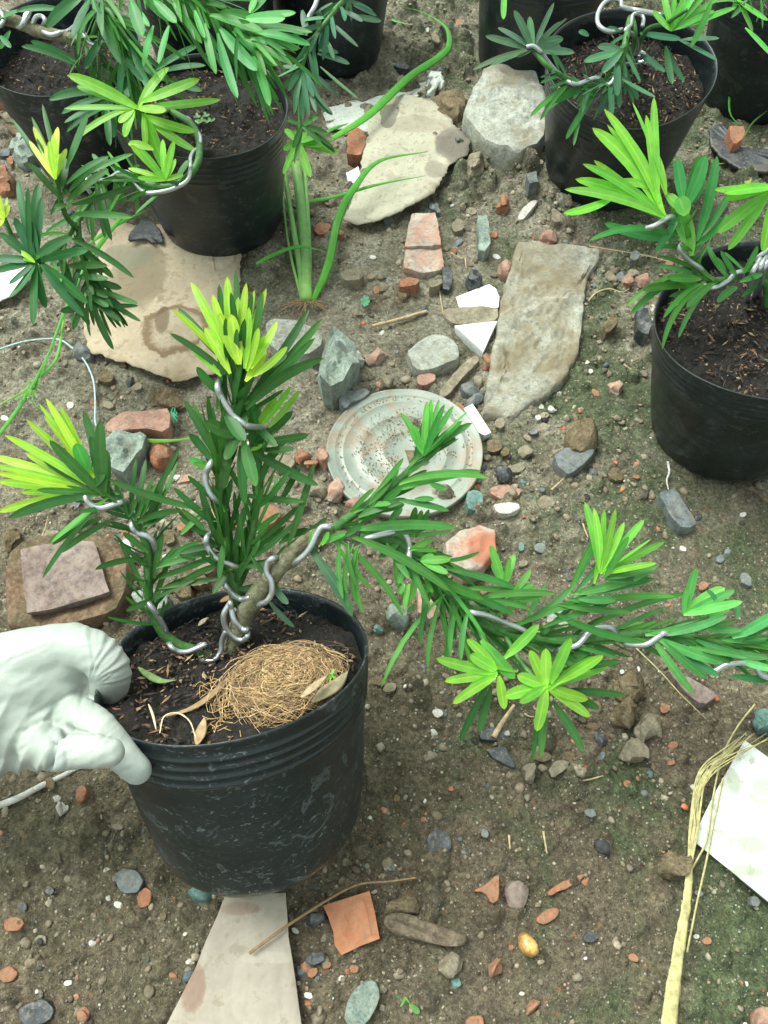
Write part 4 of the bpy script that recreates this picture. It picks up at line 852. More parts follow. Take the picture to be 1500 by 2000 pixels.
        # debris lumps
    def zat(s, u, v):
        best = None
        for st in s.st:
            for (a, b) in zip(st[:-1], st[1:]):
                d_ = np.array(b[:2]) - np.array(a[:2]); t = max(0, min(1, float(np.dot(np.array([u, v]) - np.array(a[:2]), d_) / (d_ @ d_ + 1e-9))))
                q = np.array(a[:2]) + d_ * t; e = float(np.hypot(*(q - np.array([u, v])))); z = a[2] + (b[2] - a[2]) * t
                if best is None or e < best[0]: best = (e, z)
        return best[1]
    def stem(s, name, pts, r0, r1, m='greenstem', parent=None, label=None, rough=.05):
        """pts: (u,v,Z)"""
        s.st.append([tuple(p) for p in pts])
        P = smoothpath([PD(*p) for p in pts], 8); mb = MB()
        tube(mb, P, lambda t: r0 + (r1 - r0) * t, 10, rough=rough)
        o = mb.build(name, M[m], parent or s.root)
        if label: o['label'] = label
        return o
    def fan(s, mb, base, tips, w=.0075, col=DK, dz=.010, arch=.10, roll=.5, lift=0.0, bz=None):
        for tp in tips:
            b = base; 
            if hasattr(tp[0], '__len__'): b, tp = tp[0], tp[1:]     # ((bu,bv), u, v, ...)
            u, v = tp[0], tp[1]; bow = tp[2] if len(tp) > 2 else random.uniform(-.06, .06); ww = w * (tp[3] if len(tp) > 3 else random.uniform(.85, 1.1))
            zb = (s.zat(*b) if bz is None else bz) - lift; Lp = math.hypot(u - b[0], v - b[1]) * zb / F
            zt = zb + random.uniform(-.9, .6) * min(dz * 1.6, Lp * .45)
            leaf(mb, PD(b[0], b[1], zb), PD(u, v, zt), ww, arch * random.uniform(.3, 1.3) * random.choice((1, 1, 1, -.5)), bow, col, random.uniform(-roll, roll))
    def fill(s, mb, pts, n, L=.045, w=.0068, col=DK, ang=(35, 70), t0=0, t1=1, droop=.3, tipcol=None):
        P = np.array(smoothpath([PD(*p) if len(p) == 3 else p for p in pts], 10)); N = len(P)
        for i in range(n):
            t = t0 + (t1 - t0) * (i + .5) / n; k = min(N - 2, int(t * (N - 1))); p = P[k] + (P[k + 1] - P[k]) * (t * (N - 1) - k); T = nrm(P[min(N - 1, k + 2)] - P[max(0, k - 1)])
            A = nrm(np.cross(T, [.3, .2, .9])); B = np.cross(T, A); az = i * 2.39996 + random.uniform(-.4, .4)
            rd = math.cos(az) * A + math.sin(az) * B; an = R(random.uniform(*ang)) * (1 - .25 * t)
            dv = nrm(T * math.cos(an) + rd * math.sin(an)); l = L * random.uniform(.55, 1.25) * (1 - .15 * t)
            tip = p + dv * l + np.array([0, 0, -droop * l * random.uniform(.2, 1)])
            leaf(mb, p, tip, w * random.uniform(.8, 1.15), random.uniform(.03, .16), random.uniform(-.06, .06), col if tipcol is None or t < .75 else tipcol, random.uniform(-1.2, 1.2), face=(rd * .4 + np.array([0, -.4, .8])))
    def wire(s, pts, r=.0019, parent=None, off=.0035):
        """pts: (u, v, side) side: +1 in front of the stem, -1 behind"""
        P = [PD(p[0], p[1], s.zat(p[0], p[1]) - (p[2] if len(p) > 2 else 1) * (off(p[0]) if callable(off) else off)) for p in pts]
        mb = MB(); tube(mb, smoothpath(P, 9), r, 10); return mb.build('wire', M['wire'], parent or s.root)
    def plane(s, u, v, up=0.0):          # the point of the soil plane (raised by up) seen at (u,v)
        d_ = FWD + RIGHT * ((u - 750) / F) + UP * ((1000 - v) / F); c = s.C - s.n * (s.soil - up)
        return CAM + d_ * (((c - CAM) @ s.n) / (d_ @ s.n))

# ---- front pot (held by the glove)
def dent(a, z):
    c = math.cos(a - R(190)); return -.006 * max(0, c)**10 * max(0, 1 - z / .08)
A = Plant('potted_plant', 'front black pot held by the gloved hand, wired plant with a long branch trailing right', (-.1088, .186, .179), (-.068, .562, .824), .0928, .158, .079, .020, 'pot', dent, 1, 1.25, 420, group=None)
zt = depth(A.plane(455, 1262))
T0 = A.stem('trunk', [(452,1285,zt+.004),(458,1255,zt-.002),(470,1215,zt-.012),(500,1163,zt-.024),(545,1108,zt-.036),(598,1058,zt-.045),(645,1040,zt-.048),(700,1046,zt-.046)], .0080, .0052, 'bark', rough=.12)
BRZ = [(700,1046,zt-.046),(760,1052,zt-.04),(815,1085,zt-.035),(860,1130,zt-.028),(905,1195,zt-.02),(960,1228,zt-.012),(1040,1246,zt-.006),(1120,1250,zt),(1220,1240,zt+.004),(1310,1236,zt+.004),(1400,1256,zt+.004),(1480,1262,zt+.004),(1600,1270,zt+.006)]
B0 = A.stem('branch', BRZ, .0055, .0028, 'greenstem', label='long trailing green branch reaching right')
B1 = A.stem('branch', [(640,1042,zt-.048),(690,1005,zt-.056),(745,968,zt-.064),(800,918,zt-.072),(835,880,zt-.078),(852,850,zt-.082)], .0035, .002, 'greenstem')
BC = [(462,1180,zt-.012),(455,1130,zt-.022),(440,1070,zt-.034),(432,1000,zt-.046),(432,930,zt-.058),(445,860,zt-.070),(462,790,zt-.080),(468,730,zt-.090),(466,690,zt-.096)]
B2 = A.stem('branch', BC, .0050, .003, 'greenstem', label='upright central branch with the tallest lime tip')
B2b = A.stem('branch', [(458,1150,zt-.018),(482,1080,zt-.03),(500,1000,zt-.042),(505,920,zt-.05),(510,850,zt-.06)], .003, .002)
BL = [(445,1283,zt),(418,1284,zt-.001),(385,1272,zt-.004),(345,1258,zt-.008),(318,1235,zt-.012),(300,1200,zt-.017),(290,1160,zt-.023),(292,1110,zt-.031),(285,1060,zt-.039),(262,1015,zt-.046),(235,985,zt-.051),(200,965,zt-.055)]
B3 = A.stem('branch', BL, .0046, .0026, 'greenstem', label='low branch bent left over the soil then up')
B4 = A.stem('branch', [(905,1160,zt-.022),(918,1195,zt-.024),(940,1240,zt-.028),(962,1290,zt-.034),(975,1318,zt-.036)], .0022, .0016)
B5 = A.stem('branch', [(985,1240,zt-.010),(1015,1290,zt-.026),(1045,1325,zt-.038),(1066,1342,zt-.046)], .0022, .0016)
B6 = A.stem('branch', [(1060,1240,zt-.006),(1110,1190,zt-.012),(1150,1150,zt-.022),(1175,1105,zt-.03)], .0024, .0016)
B7 = A.stem('branch', [(930,1195,zt-.018),(970,1175,zt-.02),(1000,1150,zt-.026)], .002, .0015)
B8 = A.stem('branch', [(1290,1236,zt+.003),(1340,1220,zt-.002),(1385,1205,zt-.006)], .002, .0015)
B9 = A.stem('branch', [(1400,1256,zt+.004),(1450,1232,zt),(1500,1226,zt-.004),(1560,1215,zt-.006)], .002, .0015)
B10 = A.stem('branch', [(750,1050,zt-.042),(790,1080,zt-.040),(830,1100,zt-.038)], .002, .0015)

# central branch foliage
f = MB()
A.fill(f, BC, 56, .048, .0068, DK, (8, 30), .05, .95, 0)
A.fill(f, BC, 30, .044, .0064, DK, (18, 52), .02, .95, .1)
A.fill(f, [(458,1150,zt-.018),(482,1080,zt-.03),(500,1000,zt-.042),(505,920,zt-.05),(510,850,zt-.06)], 34, .048, .0058, MD, (10, 45), .0, .95, .1)
A.fan(f, (478,790), [(604,603,.05,1.1),(629,623,.05,1.1),(615,660,.03),((480,800),631,700,-.12,1.3),((465,795),475,684,0,1.5),((430,700),348,603,.03),((450,735),332,651,.06),((475,750),505,704,.05,1.2),((430,770),384,717,-.05),((425,800),436,717,.02),((445,720),428,555,0),((470,720),460,527,0),((490,720),513,569,0),((470,700),448,690,0,1.3),((520,720),560,690,0)], .0078, DK, lift=.004)
A.fan(f, (485,875), [(572,803,.03,1.2),((515,862),603,849,.05),((465,852),400,823,-.03,1.7),((415,885),360,783,.06),((415,900),370,847,.03),((500,872),487,770,.04,1.6),((490,868),505,790,.02,1.4),((510,878),575,876,.05),((468,842),440,898,0,1.6),((485,875),622,948,.05,1.2),((440,800),478,862,.04,1.5),((500,830),540,870,.03),((475,860),500,950,.0,1.5),((450,865),436,955,.02,1.3),((470,870),478,985,0,1.2)], .0080, DK, lift=.006)
A.fan(f, (0, 0), [((560,1075),614,903,.03,1.1),((470,965),595,979,.04),((545,985),589,905,.02),((490,1070),582,988,.04),((490,1092),577,1020,.05),((500,1145),558,1065,.05,1.1),((545,1062),603,1033,-.12,1.2),((430,1040),435,945,.02,1.6),((455,1090),478,988,.03,1.2),((470,1095),515,905,.02,1.3),((470,1140),500,1010,.03),((430,1020),360,975,-.10),((428,1050),350,1010,-.12),((430,1065),352,1080,.08),((430,1080),350,1085,.05),((440,1085),345,1120,.10),((440,1100),350,1140,.10),((450,1110),415,1160,.0),((440,1050),428,1130,0,1.2),((400,1000),352,1045,.04),((490,1085),545,1150,.05),((460,1150),520,1140,.06),((470,1110),540,1095,-.05),((560,1068),640,1010,.04),((545,1090),600,1045,.05)], .0066, DK, lift=.003)
A.fan(f, (0, 0), [((524,1172),575,1225,.05),((530,1140),563,1180,.05,1.1),((600,1065),689,1205,-.08,1.5),((610,1055),625,1110,.03)], .0070, GG, lift=.004)
f.build('foliage', M['leaf'], B2)
f = MB()
A.fan(f, (458,725), [(373,551,.04,1.25),(415,575,.02,1.2),(444,540,0,1.35),(465,580,0,1.1),(481,553,.03,1.15),(497,567,.03),(520,563,.05,.9),(337,604,.05,.9),(519,655,.02,.9),(395,600,.04,.8),(505,610,.03,.9)], .0076, LM, arch=.08, lift=.004, roll=.3)
A.fan(f, (470,735), [((465,710),428,612,.02,1.6),((468,712),452,614,0,1.6),((490,720),541,628,.05,.9),((495,735),561,677,.08,.9),((478,720),486,600,.02),((482,725),505,640,.05),((480,745),519,683,.03,1.2),((450,730),400,640,.03,1.1)], .0078, LM, arch=.05, lift=.012, roll=.25)
A.fan(f, (0, 0), [((512,830),568,755,.04,.9),((525,835),585,763,.05,.9),((503,830),540,778,.03,1.3),((490,880),513,868,0,.8),((432,735),375,682,.05,.9)], .0070, LG, lift=.008)
A.fan(f, (415,915), [(369,897,.03,1.2),(378,905,.05),((455,1113),449,1068,.02,1.1),((455,1113),436,1098,.02,.7),((458,1115),478,1098,.03,.5),((440,1000),400,940,.02)], .0070, BR, lift=.006)
f.build_clusters('young_leaves', M['newleaf'], B2)

# left branch foliage
f = MB()
A.fill(f, BL, 34, .040, .0052, DK, (30, 70), .38, .97, .15)
A.fan(f, (205,968), [(97,860,0,1.4),(83,895,.0,1.4),(163,802,.03,1.4),(196,820,0,1.5),(178,852,0,1.4),((195,965),16,1012,.09,1.3),((180,962),72,957,0,.9),((175,955),205,925,0),((210,970),210,880,.0,1.0),((225,965),228,960)], .0078, DK, lift=.008, roll=.3)
A.fan(f, (0,0), [((395,995),210,935,-.06,1.2),((260,1025),353,998,-.14,1.1),((355,995),400,1035,-.05,1.1),((250,1005),225,945,.0,1.1),((190,1002),95,1060,.06),((200,1010),102,1064,.08),((180,1005),84,1128,.05),((220,1015),118,1080,.08),((250,1010),265,975,0,1.1),((265,1020),285,897,.02),((275,1010),352,872,.05),((280,1040),347,900,.08),((275,1045),320,945,.0),((285,1050),215,1020,.06),((290,1080),240,1040,.03),((285,1090),186,1112,.1),((290,1110),235,1060,.03,1.1),((290,1150),300,1055,-.10,1.6),((288,1160),235,1058,.02),((305,1110),390,1058,-.12),((310,1108),400,1082,-.06,1.1),((310,1130),400,1098,-.03),((300,1160),400,1120,-.08),((295,1175),385,1130,-.06),((300,1170),246,1193,0),((310,1150),430,1130,-.04),((298,1175),330,1090,.03),((300,1130),318,1040,.02),((270,1010),300,930,.02),((280,1030),330,1000,.05)], .0064, DK, lift=.005)
f.build('foliage', M['leaf'], B3)
f = MB()
A.fan(f, (195,960), [(90,778,.03,1.1),(52,820,.03,1.1),(10,850,.05,1.1),(-20,890,.04,1.2),(-25,907,.03),(-10,923,0,.9),(-5,940,.0,1.3),(40,962,0,.9),(-5,1000,.04,1.2),(118,793,.02,1.1),(76,788,.03,.8),(50,885,0,1.1),(86,812,.0,.8)], .0078, LM, arch=.08, lift=.002, roll=.3)
A.fan(f, (180,940), [((172,925),148,866,.05,1.8),((215,970),100,1060,.02,.9)], .0076, BR, lift=.006)
f.build_clusters('young_leaves', M['newleaf'], B3)

# short upper right branch foliage
f = MB()
A.fill(f, [(640,1042,zt-.048),(690,1005,zt-.056),(745,968,zt-.064),(800,918,zt-.072),(835,880,zt-.078)], 16, .036, .0060, MD, (14, 40), .05, 1, .1)
A.fan(f, (0,0), [((800,905),922,826,-.05,1.2),((815,900),890,855,-.03,1.1),((765,960),940,920,-.07,1.2),((780,945),955,933,-.16,1.1),((690,1000),817,945,-.05,1.5),((700,1010),795,975,-.08,1.3),((780,978),877,998,-.06),((720,1000),790,985,0,1.2),((745,985),785,950,0,1.1),((810,975),848,975,-.05,.8),((840,945),872,955,.05,.9),((735,960),788,895,.03,.8),((720,985),765,935,.05,.9),((670,1050),710,1012,.1),((650,1060),712,1013,.14,.8),((700,1020),735,975,0),((690,1035),890,1030,-.08,1.5),((760,1020),785,990,.0,1.1),((800,1045),812,990,0,1.1),((808,1048),824,996,.0),((812,1050),838,995,.0)], .0070, MD, lift=.006, roll=.3)
f.build('foliage', M['leaf'], B1)
f = MB()
A.fan(f, (828,890), [(782,806,.08,1.0),(842,780,.03,1.0),(834,785,-.02,1.0),(868,790,-.03,.9),(886,793,-.03,.9),(903,822,-.05,.9),(896,835,-.02,.8),(800,838,.04,.9),(858,815,0,1.0),((822,870),808,830,.0,.8),(858,780,0,.7),(918,800,-.03,.35)], .0068, BR, arch=.06, lift=.010, roll=.35)
f.build_clusters('young_leaves', M['newleaf'], B1)

# trailing branch foliage
f = MB()
A.fill(f, BRZ, 175, .052, .0052, MD, (10, 42), .03, .92, .4)
A.fan(f, (0,0), [((680,1045),880,1155,-.10,1.5),((800,1105),945,1170,.02,1.6),((660,1055),788,1205,-.14,1.0),((665,1058),670,1170,.12,.9),((680,1060),700,1150,.15,.8),((690,1062),682,1190,.2,.8),((700,1065),700,1185,.22,.8),((655,1060),725,1150,.05,.8),((700,1070),710,1200,.15,.7),((770,1090),790,1170,.1,.8),((845,1150),820,1260,.10,.8),((870,1160),745,1343,.14,.8),((865,1160),835,1305,.10,.8),((895,1180),880,1280,.12,.9),((905,1195),870,1290,.14,1.0),((880,1170),890,1250,.05,1.0),((915,1190),900,1290,.08,.9),((840,1120),825,1210,.05,.8),((860,1095),937,1078,.12,.7),((880,1100),940,1133,.04,.9),((870,1110),1010,1150,-.06,1.2),((900,1150),1060,1170,-.1,1.0),((880,1150),1005,1200,-.05,1.3),((890,1165),1040,1190,-.08,1.0),((935,1198),1060,1165,-.15,.9),((960,1210),1080,1155,-.12,1.1),((930,1170),1085,1160,-.10,1.2),((1000,1225),1150,1170,-.08,1.2),((1020,1215),1115,1145,.12,1.2),((1080,1195),1260,1255,.10,1.3),((1090,1180),1235,1195,.03,1.2),((1100,1190),1320,1165,-.10,1.2),((1150,1225),1345,1158,-.10,1.1),((1060,1225),1190,1180,-.06,1.1),((800,1090),840,1185,.05),((790,1110),778,1140),((820,1100),800,1180,0,1.1),((780,1060),740,1090,.02),((755,1060),800,1130,.02,1.1),((812,1180),795,1195,0,.7)], .0066, MD, lift=.005, roll=.35)
A.fan(f, (0,0), [((1260,1240),1428,1185,.08,1.5),((1290,1240),1420,1202,.06,1.3),((1280,1245),1415,1295,.05,1.6),((1275,1248),1355,1355,.05,1.3),((1290,1250),1380,1325,.04,1.3),((1320,1270),1405,1320,.04,1.3),((1360,1250),1460,1285,.05,1.2),((1345,1262),1450,1282,.0),((1110,1170),1205,1175,.02,1.2),((1115,1160),1285,1105,.08,1.4),((1130,1160),1275,1130,.03,1.2),((1205,1230),1155,1230,0),((1105,1165),1175,1035,.05,1.0),((1120,1160),1230,1045,-.05,1.0),((1380,1230),1450,1230,.03),((1390,1270),1500,1285,.03,1.3),((1440,1290),1520,1310,0,1.2),((1430,1245),1520,1195,.05,1.7),((1410,1250),1530,1240,.05,1.2),((1440,1210),1438,1175,.1,.7),((1400,1180),1380,1152,.2,.7),((1500,1235),1560,1225,0,1.2),((1030,1205),1065,1140,.02,.9),((1430,1320),1500,1330,0,1.2)], .0070, (.045, .21, .06), lift=.006, roll=.3)
A.fan(f, (0,0), [((1060,1360),1040,1490,.02,.8),((1066,1360),1056,1480,0,1.1),((1080,1370),1140,1470,-.06,1.3),((1085,1350),1222,1358,-.03,1.3),((1090,1340),1170,1385,0,1.6),((1090,1310),1212,1290,.03,1.1),((1100,1300),1160,1260,0,1.6),((1000,1250),1040,1215,0),((955,1330),898,1448,.05,1.2),((960,1340),936,1430,.02,1.2)], .0070, DK, lift=-.002, roll=.3)
f.build('foliage', M['leaf'], B0)
f = MB()
A.fan(f, (972,1315), [(852,1286,-.03,1.5),(868,1330,0,1.3),((968,1322),884,1374,.06,1.3),((970,1318),915,1345,0,1.3),((970,1310),918,1278,0,1.6),((970,1308),912,1248,.05,1.3),((985,1285),1052,1220,.03,1.4),((975,1320),985,1385,0,1.3),((955,1300),1012,1312,0,.5)], .0078, LG, arch=.05, lift=.006, roll=.2)
A.fan(f, (0,0), [((940,1250),1005,1325,.04,1.8)], .0080, BR, lift=.008, roll=.15)
A.fan(f, (1066,1340), [(1035,1270,0,1.5),(1066,1266,0,1.5),((1075,1335),1115,1245,-.03,1.5),(1188,1300,-.02,1.5),((1085,1335),1178,1280,.02,1.3),(1010,1318,0,1.6),(985,1360,.04,1.7),(1014,1372,0,1.4),(1048,1428,-.03,1.6),(1148,1366,.03,1.5),(1152,1400,-.03,1.4),((1075,1345),1164,1282,-.08,1.2),((1055,1330),1022,1345,0,1.1)], .0076, LG, arch=.05, lift=.008, roll=.2)
f.build_clusters('young_leaves', M['newleaf'], B0)
f = MB()
A.fan(f, (1172,1120), [(1142,980,.03,1.3),(1160,992,.03,1.1),(1180,995,.02,1.0),(1202,993,0,1.1),(1219,1020,0,1.1),(1258,1015,-.04,1.3),(1298,1058,-.03,1.2),(1272,1052,.0,.4),((1180,1120),1282,1100,-.04,1.0),((1160,1140),1180,1040,0,1.0)], .0070, (.16, .46, .06), lift=.006, roll=.3)
A.fan(f, (1180,1130), [(1285,1105,.03,1.2),(1228,1048,-.03,1.0),((1115,1150),1174,1035,-.05,.9),(1273,1132,0,1.3),((1130,1170),1203,1172,0,1.3)], .0070, MD, lift=.008)
A.fan(f, (985,1145), [(958,1065,0,1.3),(1005,1082,0,1.1),(996,1090,0,1.0),(960,1100,0,.9),((1000,1160),1037,1112,.05,1.0),((1000,1165),1048,1150,0,1.3),((1000,1168),1050,1170,0,1.1),((1000,1160),1040,1140,0,1.1)], .0070, GR, lift=.004)
A.fan(f, (1335,1200), [(1360,1108,0,1.4),(1415,1148,0,2.0),(1435,1152,0,1.3),(1450,1175,0,1.3),(1340,1150,0,.9)], .0078, (.10, .34, .09), lift=.004, roll=.2)
A.fan(f, (822,1095), [(848,1085,0,1.3),(880,1092,0,1.4),(875,1120,0,1.3),(860,1108,0,1.0),((800,1075),845,1052,0,1.1),((800,1072),855,1075,0),((790,1140),780,1160,0,.8),((800,1140),790,1190,.05,.9),((830,1130),845,1158,.02,.9),((628,1065),642,1038,.05,.8),((625,1062),675,1042,-.05,1.0),((602,1070),612,1035,.03,.7)], .0066, GR, lift=.010)
f.build_clusters('young_leaves', M['newleaf'], B6)

# wires on the front plant
A.wire([(449,1178),(437,1201),(441,1225),(457,1244),(474,1250),(484,1240),(478,1222,-1),(462,1200,-1),(452,1182,-1),(450,1176,1),(452,1190),(458,1212),(472,1227),(482,1230),(484,1218,-1),(500,1195,-1.2),(507,1181,.6),(520,1175),(531,1158),(530,1135),(521,1118),(523,1099),(534,1090),(545,1092,-.3),(560,1105,-1.3),(572,1104,-.6),(579,1097,.8),(598,1080),(610,1062),(617,1046),(628,1030),(644,1030),(652,1040,-1),(680,1062,-1.2),(705,1055,.2),(722,1050),(750,1043),(780,1038),(794,1048),(800,1070),(799,1092),(810,1120,-1),(860,1170,-1.4),(905,1192,-.3),(922,1196),(955,1203),(990,1218),(1023,1231),(1045,1250,-1),(1080,1270,-1),(1095,1267,.5),(1127,1260),(1151,1235),(1172,1225),(1195,1228),(1210,1245,-1),(1225,1258,-.3),(1260,1259),(1287,1243),(1300,1237),(1330,1250,-1),(1370,1300,-1),(1393,1310,.6),(1422,1297),(1470,1296),(1488,1318),(1530,1330)], .0022, off=lambda u: .0095 if u < 640 else .0065)
A.wire([(457,1244,.6),(443,1233),(434,1252),(431,1273),(418,1289),(398,1290),(384,1280,-1),(388,1262,.3),(400,1259),(385,1266),(366,1273),(347,1272),(333,1262),(326,1245,-1),(322,1228,.4),(308,1203),(292,1180),(284,1165,-1),(290,1130,-1),(303,1090,-.8),(302,1066,.5),(291,1049),(268,1040),(257,1025),(262,1000,-1),(250,982,-.6),(240,980,.6),(227,984),(197,992),(176,984),(167,970),(168,950,-1)], .0021, off=lambda u: .010 if u > 400 else .0075)
A.wire([(497,1155,-1),(488,1166,.6),(470,1170),(452,1158),(440,1141),(445,1120,-1),(466,1125,-1),(470,1112,.3),(452,1103),(420,1088),(405,1065),(404,1050),(420,1030,-1),(440,1000,-1),(432,985,.2),(420,975),(404,950),(402,925),(412,905),(425,890,-1),(460,860,-1),(505,845,-.4),(510,835,.8),(482,831),(455,810),(432,775),(425,755),(430,745,-.5)], .0022, off=.0085)

# plant litter and coconut fibre in the front pot
def coir():
    c = A.plane(556, 1342, .004); t = empty('fibre_clump', c, 'golden brown clump of coiled coconut fibre lying on the soil of the front pot', 'fibre clump')
    R0 = .0305; mb = MB(); vs = []; nn = 40; mm = 16
    for i in range(mm + 1):
        for k in range(nn):
            a = 6.2832 * k / nn; q = i / mm * 1.45; rr = R0 * math.sin(q) * (1 + .08 * math.sin(3 * a)); z = R0 * .44 * math.cos(q)
            vs.append(c + rr * (math.cos(a) * A.e1 * 1.05 + math.sin(a) * A.e2 * .95) + A.n * (z + .002 * float(vnoise(rr * 90 * math.cos(a), rr * 90 * math.sin(a), 3)) - .002))
    fs = [(i * nn + k, (i + 1) * nn + k, (i + 1) * nn + (k + 1) % nn, i * nn + (k + 1) % nn) for i in range(mm) for k in range(nn)]
    mb.add(vs, fs, (.10, .055, .028)); mb.build('core', M['coir'], t)
    mb = MB()
    def inpot(q_):
        v_ = q_ - A.C; hz = v_ @ A.n; pl = v_ - A.n * hz; L_ = np.linalg.norm(pl); return A.C + A.n * hz + pl * min(1, .083 / L_)
    for i in range(1900):
        ring_r = R0 * random.uniform(.15, 1.0); a0 = random.uniform(0, 6.28); sp = random.uniform(.6, 2.6) * random.choice((1, 1, -1)); off = random.gauss(0, .0085), random.gauss(0, .0075); pts = []
        tlt = random.uniform(-.35, .35); ph = random.uniform(0, 6.28); loose = random.random() < .12; rise = random.uniform(-.001, .0028)
        for j in range(9):
            a = a0 + sp * j / 8; r = ring_r * (1 + .28 * math.sin(a * 2 + ph) + .08 * math.sin(a * 5 + ph * 2)) + (loose * .007 * (j / 8))
            r = min(r, R0 * 1.12) if not loose else r
            z = R0 * .44 * math.sqrt(max(0.0, 1 - min(1, (r / (R0 * 1.1)))**2)) + rise + tlt * .006 * math.sin(a + ph)
            pts.append(c + (r * math.cos(a) + off[0]) * A.e1 + (r * math.sin(a) + off[1]) * A.e2 + A.n * max(.0, z))
        pts = [inpot(q_) for q_ in pts]
        cj = random.choice((.3, .6, .9, 1.15, 1.45)) * random.uniform(.85, 1.15); tube(mb, pts, random.uniform(.00012, .00027), 3, (.50 * cj, .355 * cj * random.uniform(.88, 1.05), .18 * cj), cap=False)
    for i in range(150):     # stray hairs around the clump
        a = random.uniform(0, 6.28); r = R0 * random.uniform(.8, 1.05); p = c + r * (math.cos(a) * A.e1 + math.sin(a) * A.e2) + A.n * random.uniform(0, .01)
        if random.random() < .6: p = A.plane(random.uniform(395, 480), random.uniform(1330, 1440), .003)
        d1 = nrm(rng.normal(size=3) + A.n * .3); d2 = nrm(rng.normal(size=3)); L = random.uniform(.008, .022)
        d1 = d1 - A.n * (d1 @ A.n) * .7; d2 = d2 - A.n * (d2 @ A.n) * .7
        tube(mb, smoothpath([inpot(p), inpot(p + d1 * L * .5 + A.n * .002), inpot(p + (d1 + d2) * L * .6)], 6), .0003, 4, (.45, .29, .12), cap=False)
    mb.build('fibres', M['coir'], t)
coir()
f = MB()
for (b, t_, wd, c_) in (((535,1305),(672,1333),.006,(.30,.25,.14)),): pass
def litter(name, label, pts, wd, col, up=.006):
    P = [A.plane(u, v, up) for u, v in pts]; P = smoothpath(P, 6); mb = MB(); tube(mb, P, lambda t: wd * np.sin(np.clip(t * 3.0 + .15, 0, 3.14159)) + .0003, 8, col, flat=.22, hint=tuple(A.n)); o = mb.build(name, M['flake'], None); tag(o, label, 'dead leaf'); return o
litter('dead_leaf', 'green and tan dead leaf on dark soil near the gloved thumb', [(270,1303),(290,1318),(315,1330),(345,1328)], .0030, (.16, .24, .09))
litter('dead_leaf', 'long brown dead leaf pointing at the coconut fibre clump', [(325,1398),(370,1385),(410,1360),(445,1325),(462,1300)], .0026, (.28, .19, .10), .009)
litter('dead_leaf', 'broad pale brown dead leaf at the right of the fibre clump', [(610,1372),(635,1352),(658,1335),(680,1310)], .0060, (.25, .21, .13), .016)
litter('dead_leaf', 'brown dead leaf upright at the front rim of the front pot', [(385,1455),(392,1430),(400,1400)], .0036, (.38, .26, .15), .008)
litter('dead_leaf', 'narrow brown dead leaf resting on top of the fibre clump', [(588,1362),(612,1342),(640,1318)], .0030, (.34, .26, .16), .026)
litter('dead_leaf', 'small orange brown leaf scrap left of the wired trunk', [(430,1176),(446,1168),(460,1165)], .0040, (.30, .17, .08), .016)
litter('twig', 'forked pale rootlet in the front pot near the thumb', [(290,1375),(298,1395),(305,1425)], .0006, (.55, .48, .33), .006)['category'] = 'twig'
litter('twig', 'curved pale stalk arching over the front soil', [(312,1432),(320,1400),(345,1392),(370,1408),(382,1440)], .0003, (.55, .46, .30), .012)['category'] = 'twig'
litter('seed_husk', 'pale split husk on the soil behind the left branch', [(388,1222),(398,1212),(407,1206)], .0026, (.50, .42, .30), .005)['category'] = 'husk'
mb = MB()
for (u, v) in ((645,1318),(652,1322),(641,1325),(649,1312)): leaf(mb, A.plane(647, 1320, .026), A.plane(u + (u - 647) * .6, v + (v - 1320) * .6, .028), .0028, 0, 0, (.15, .5, .08))
tag(mb.build('seedling', M['newleaf']), 'tiny green seedling on the right of the fibre clump', 'seedling')

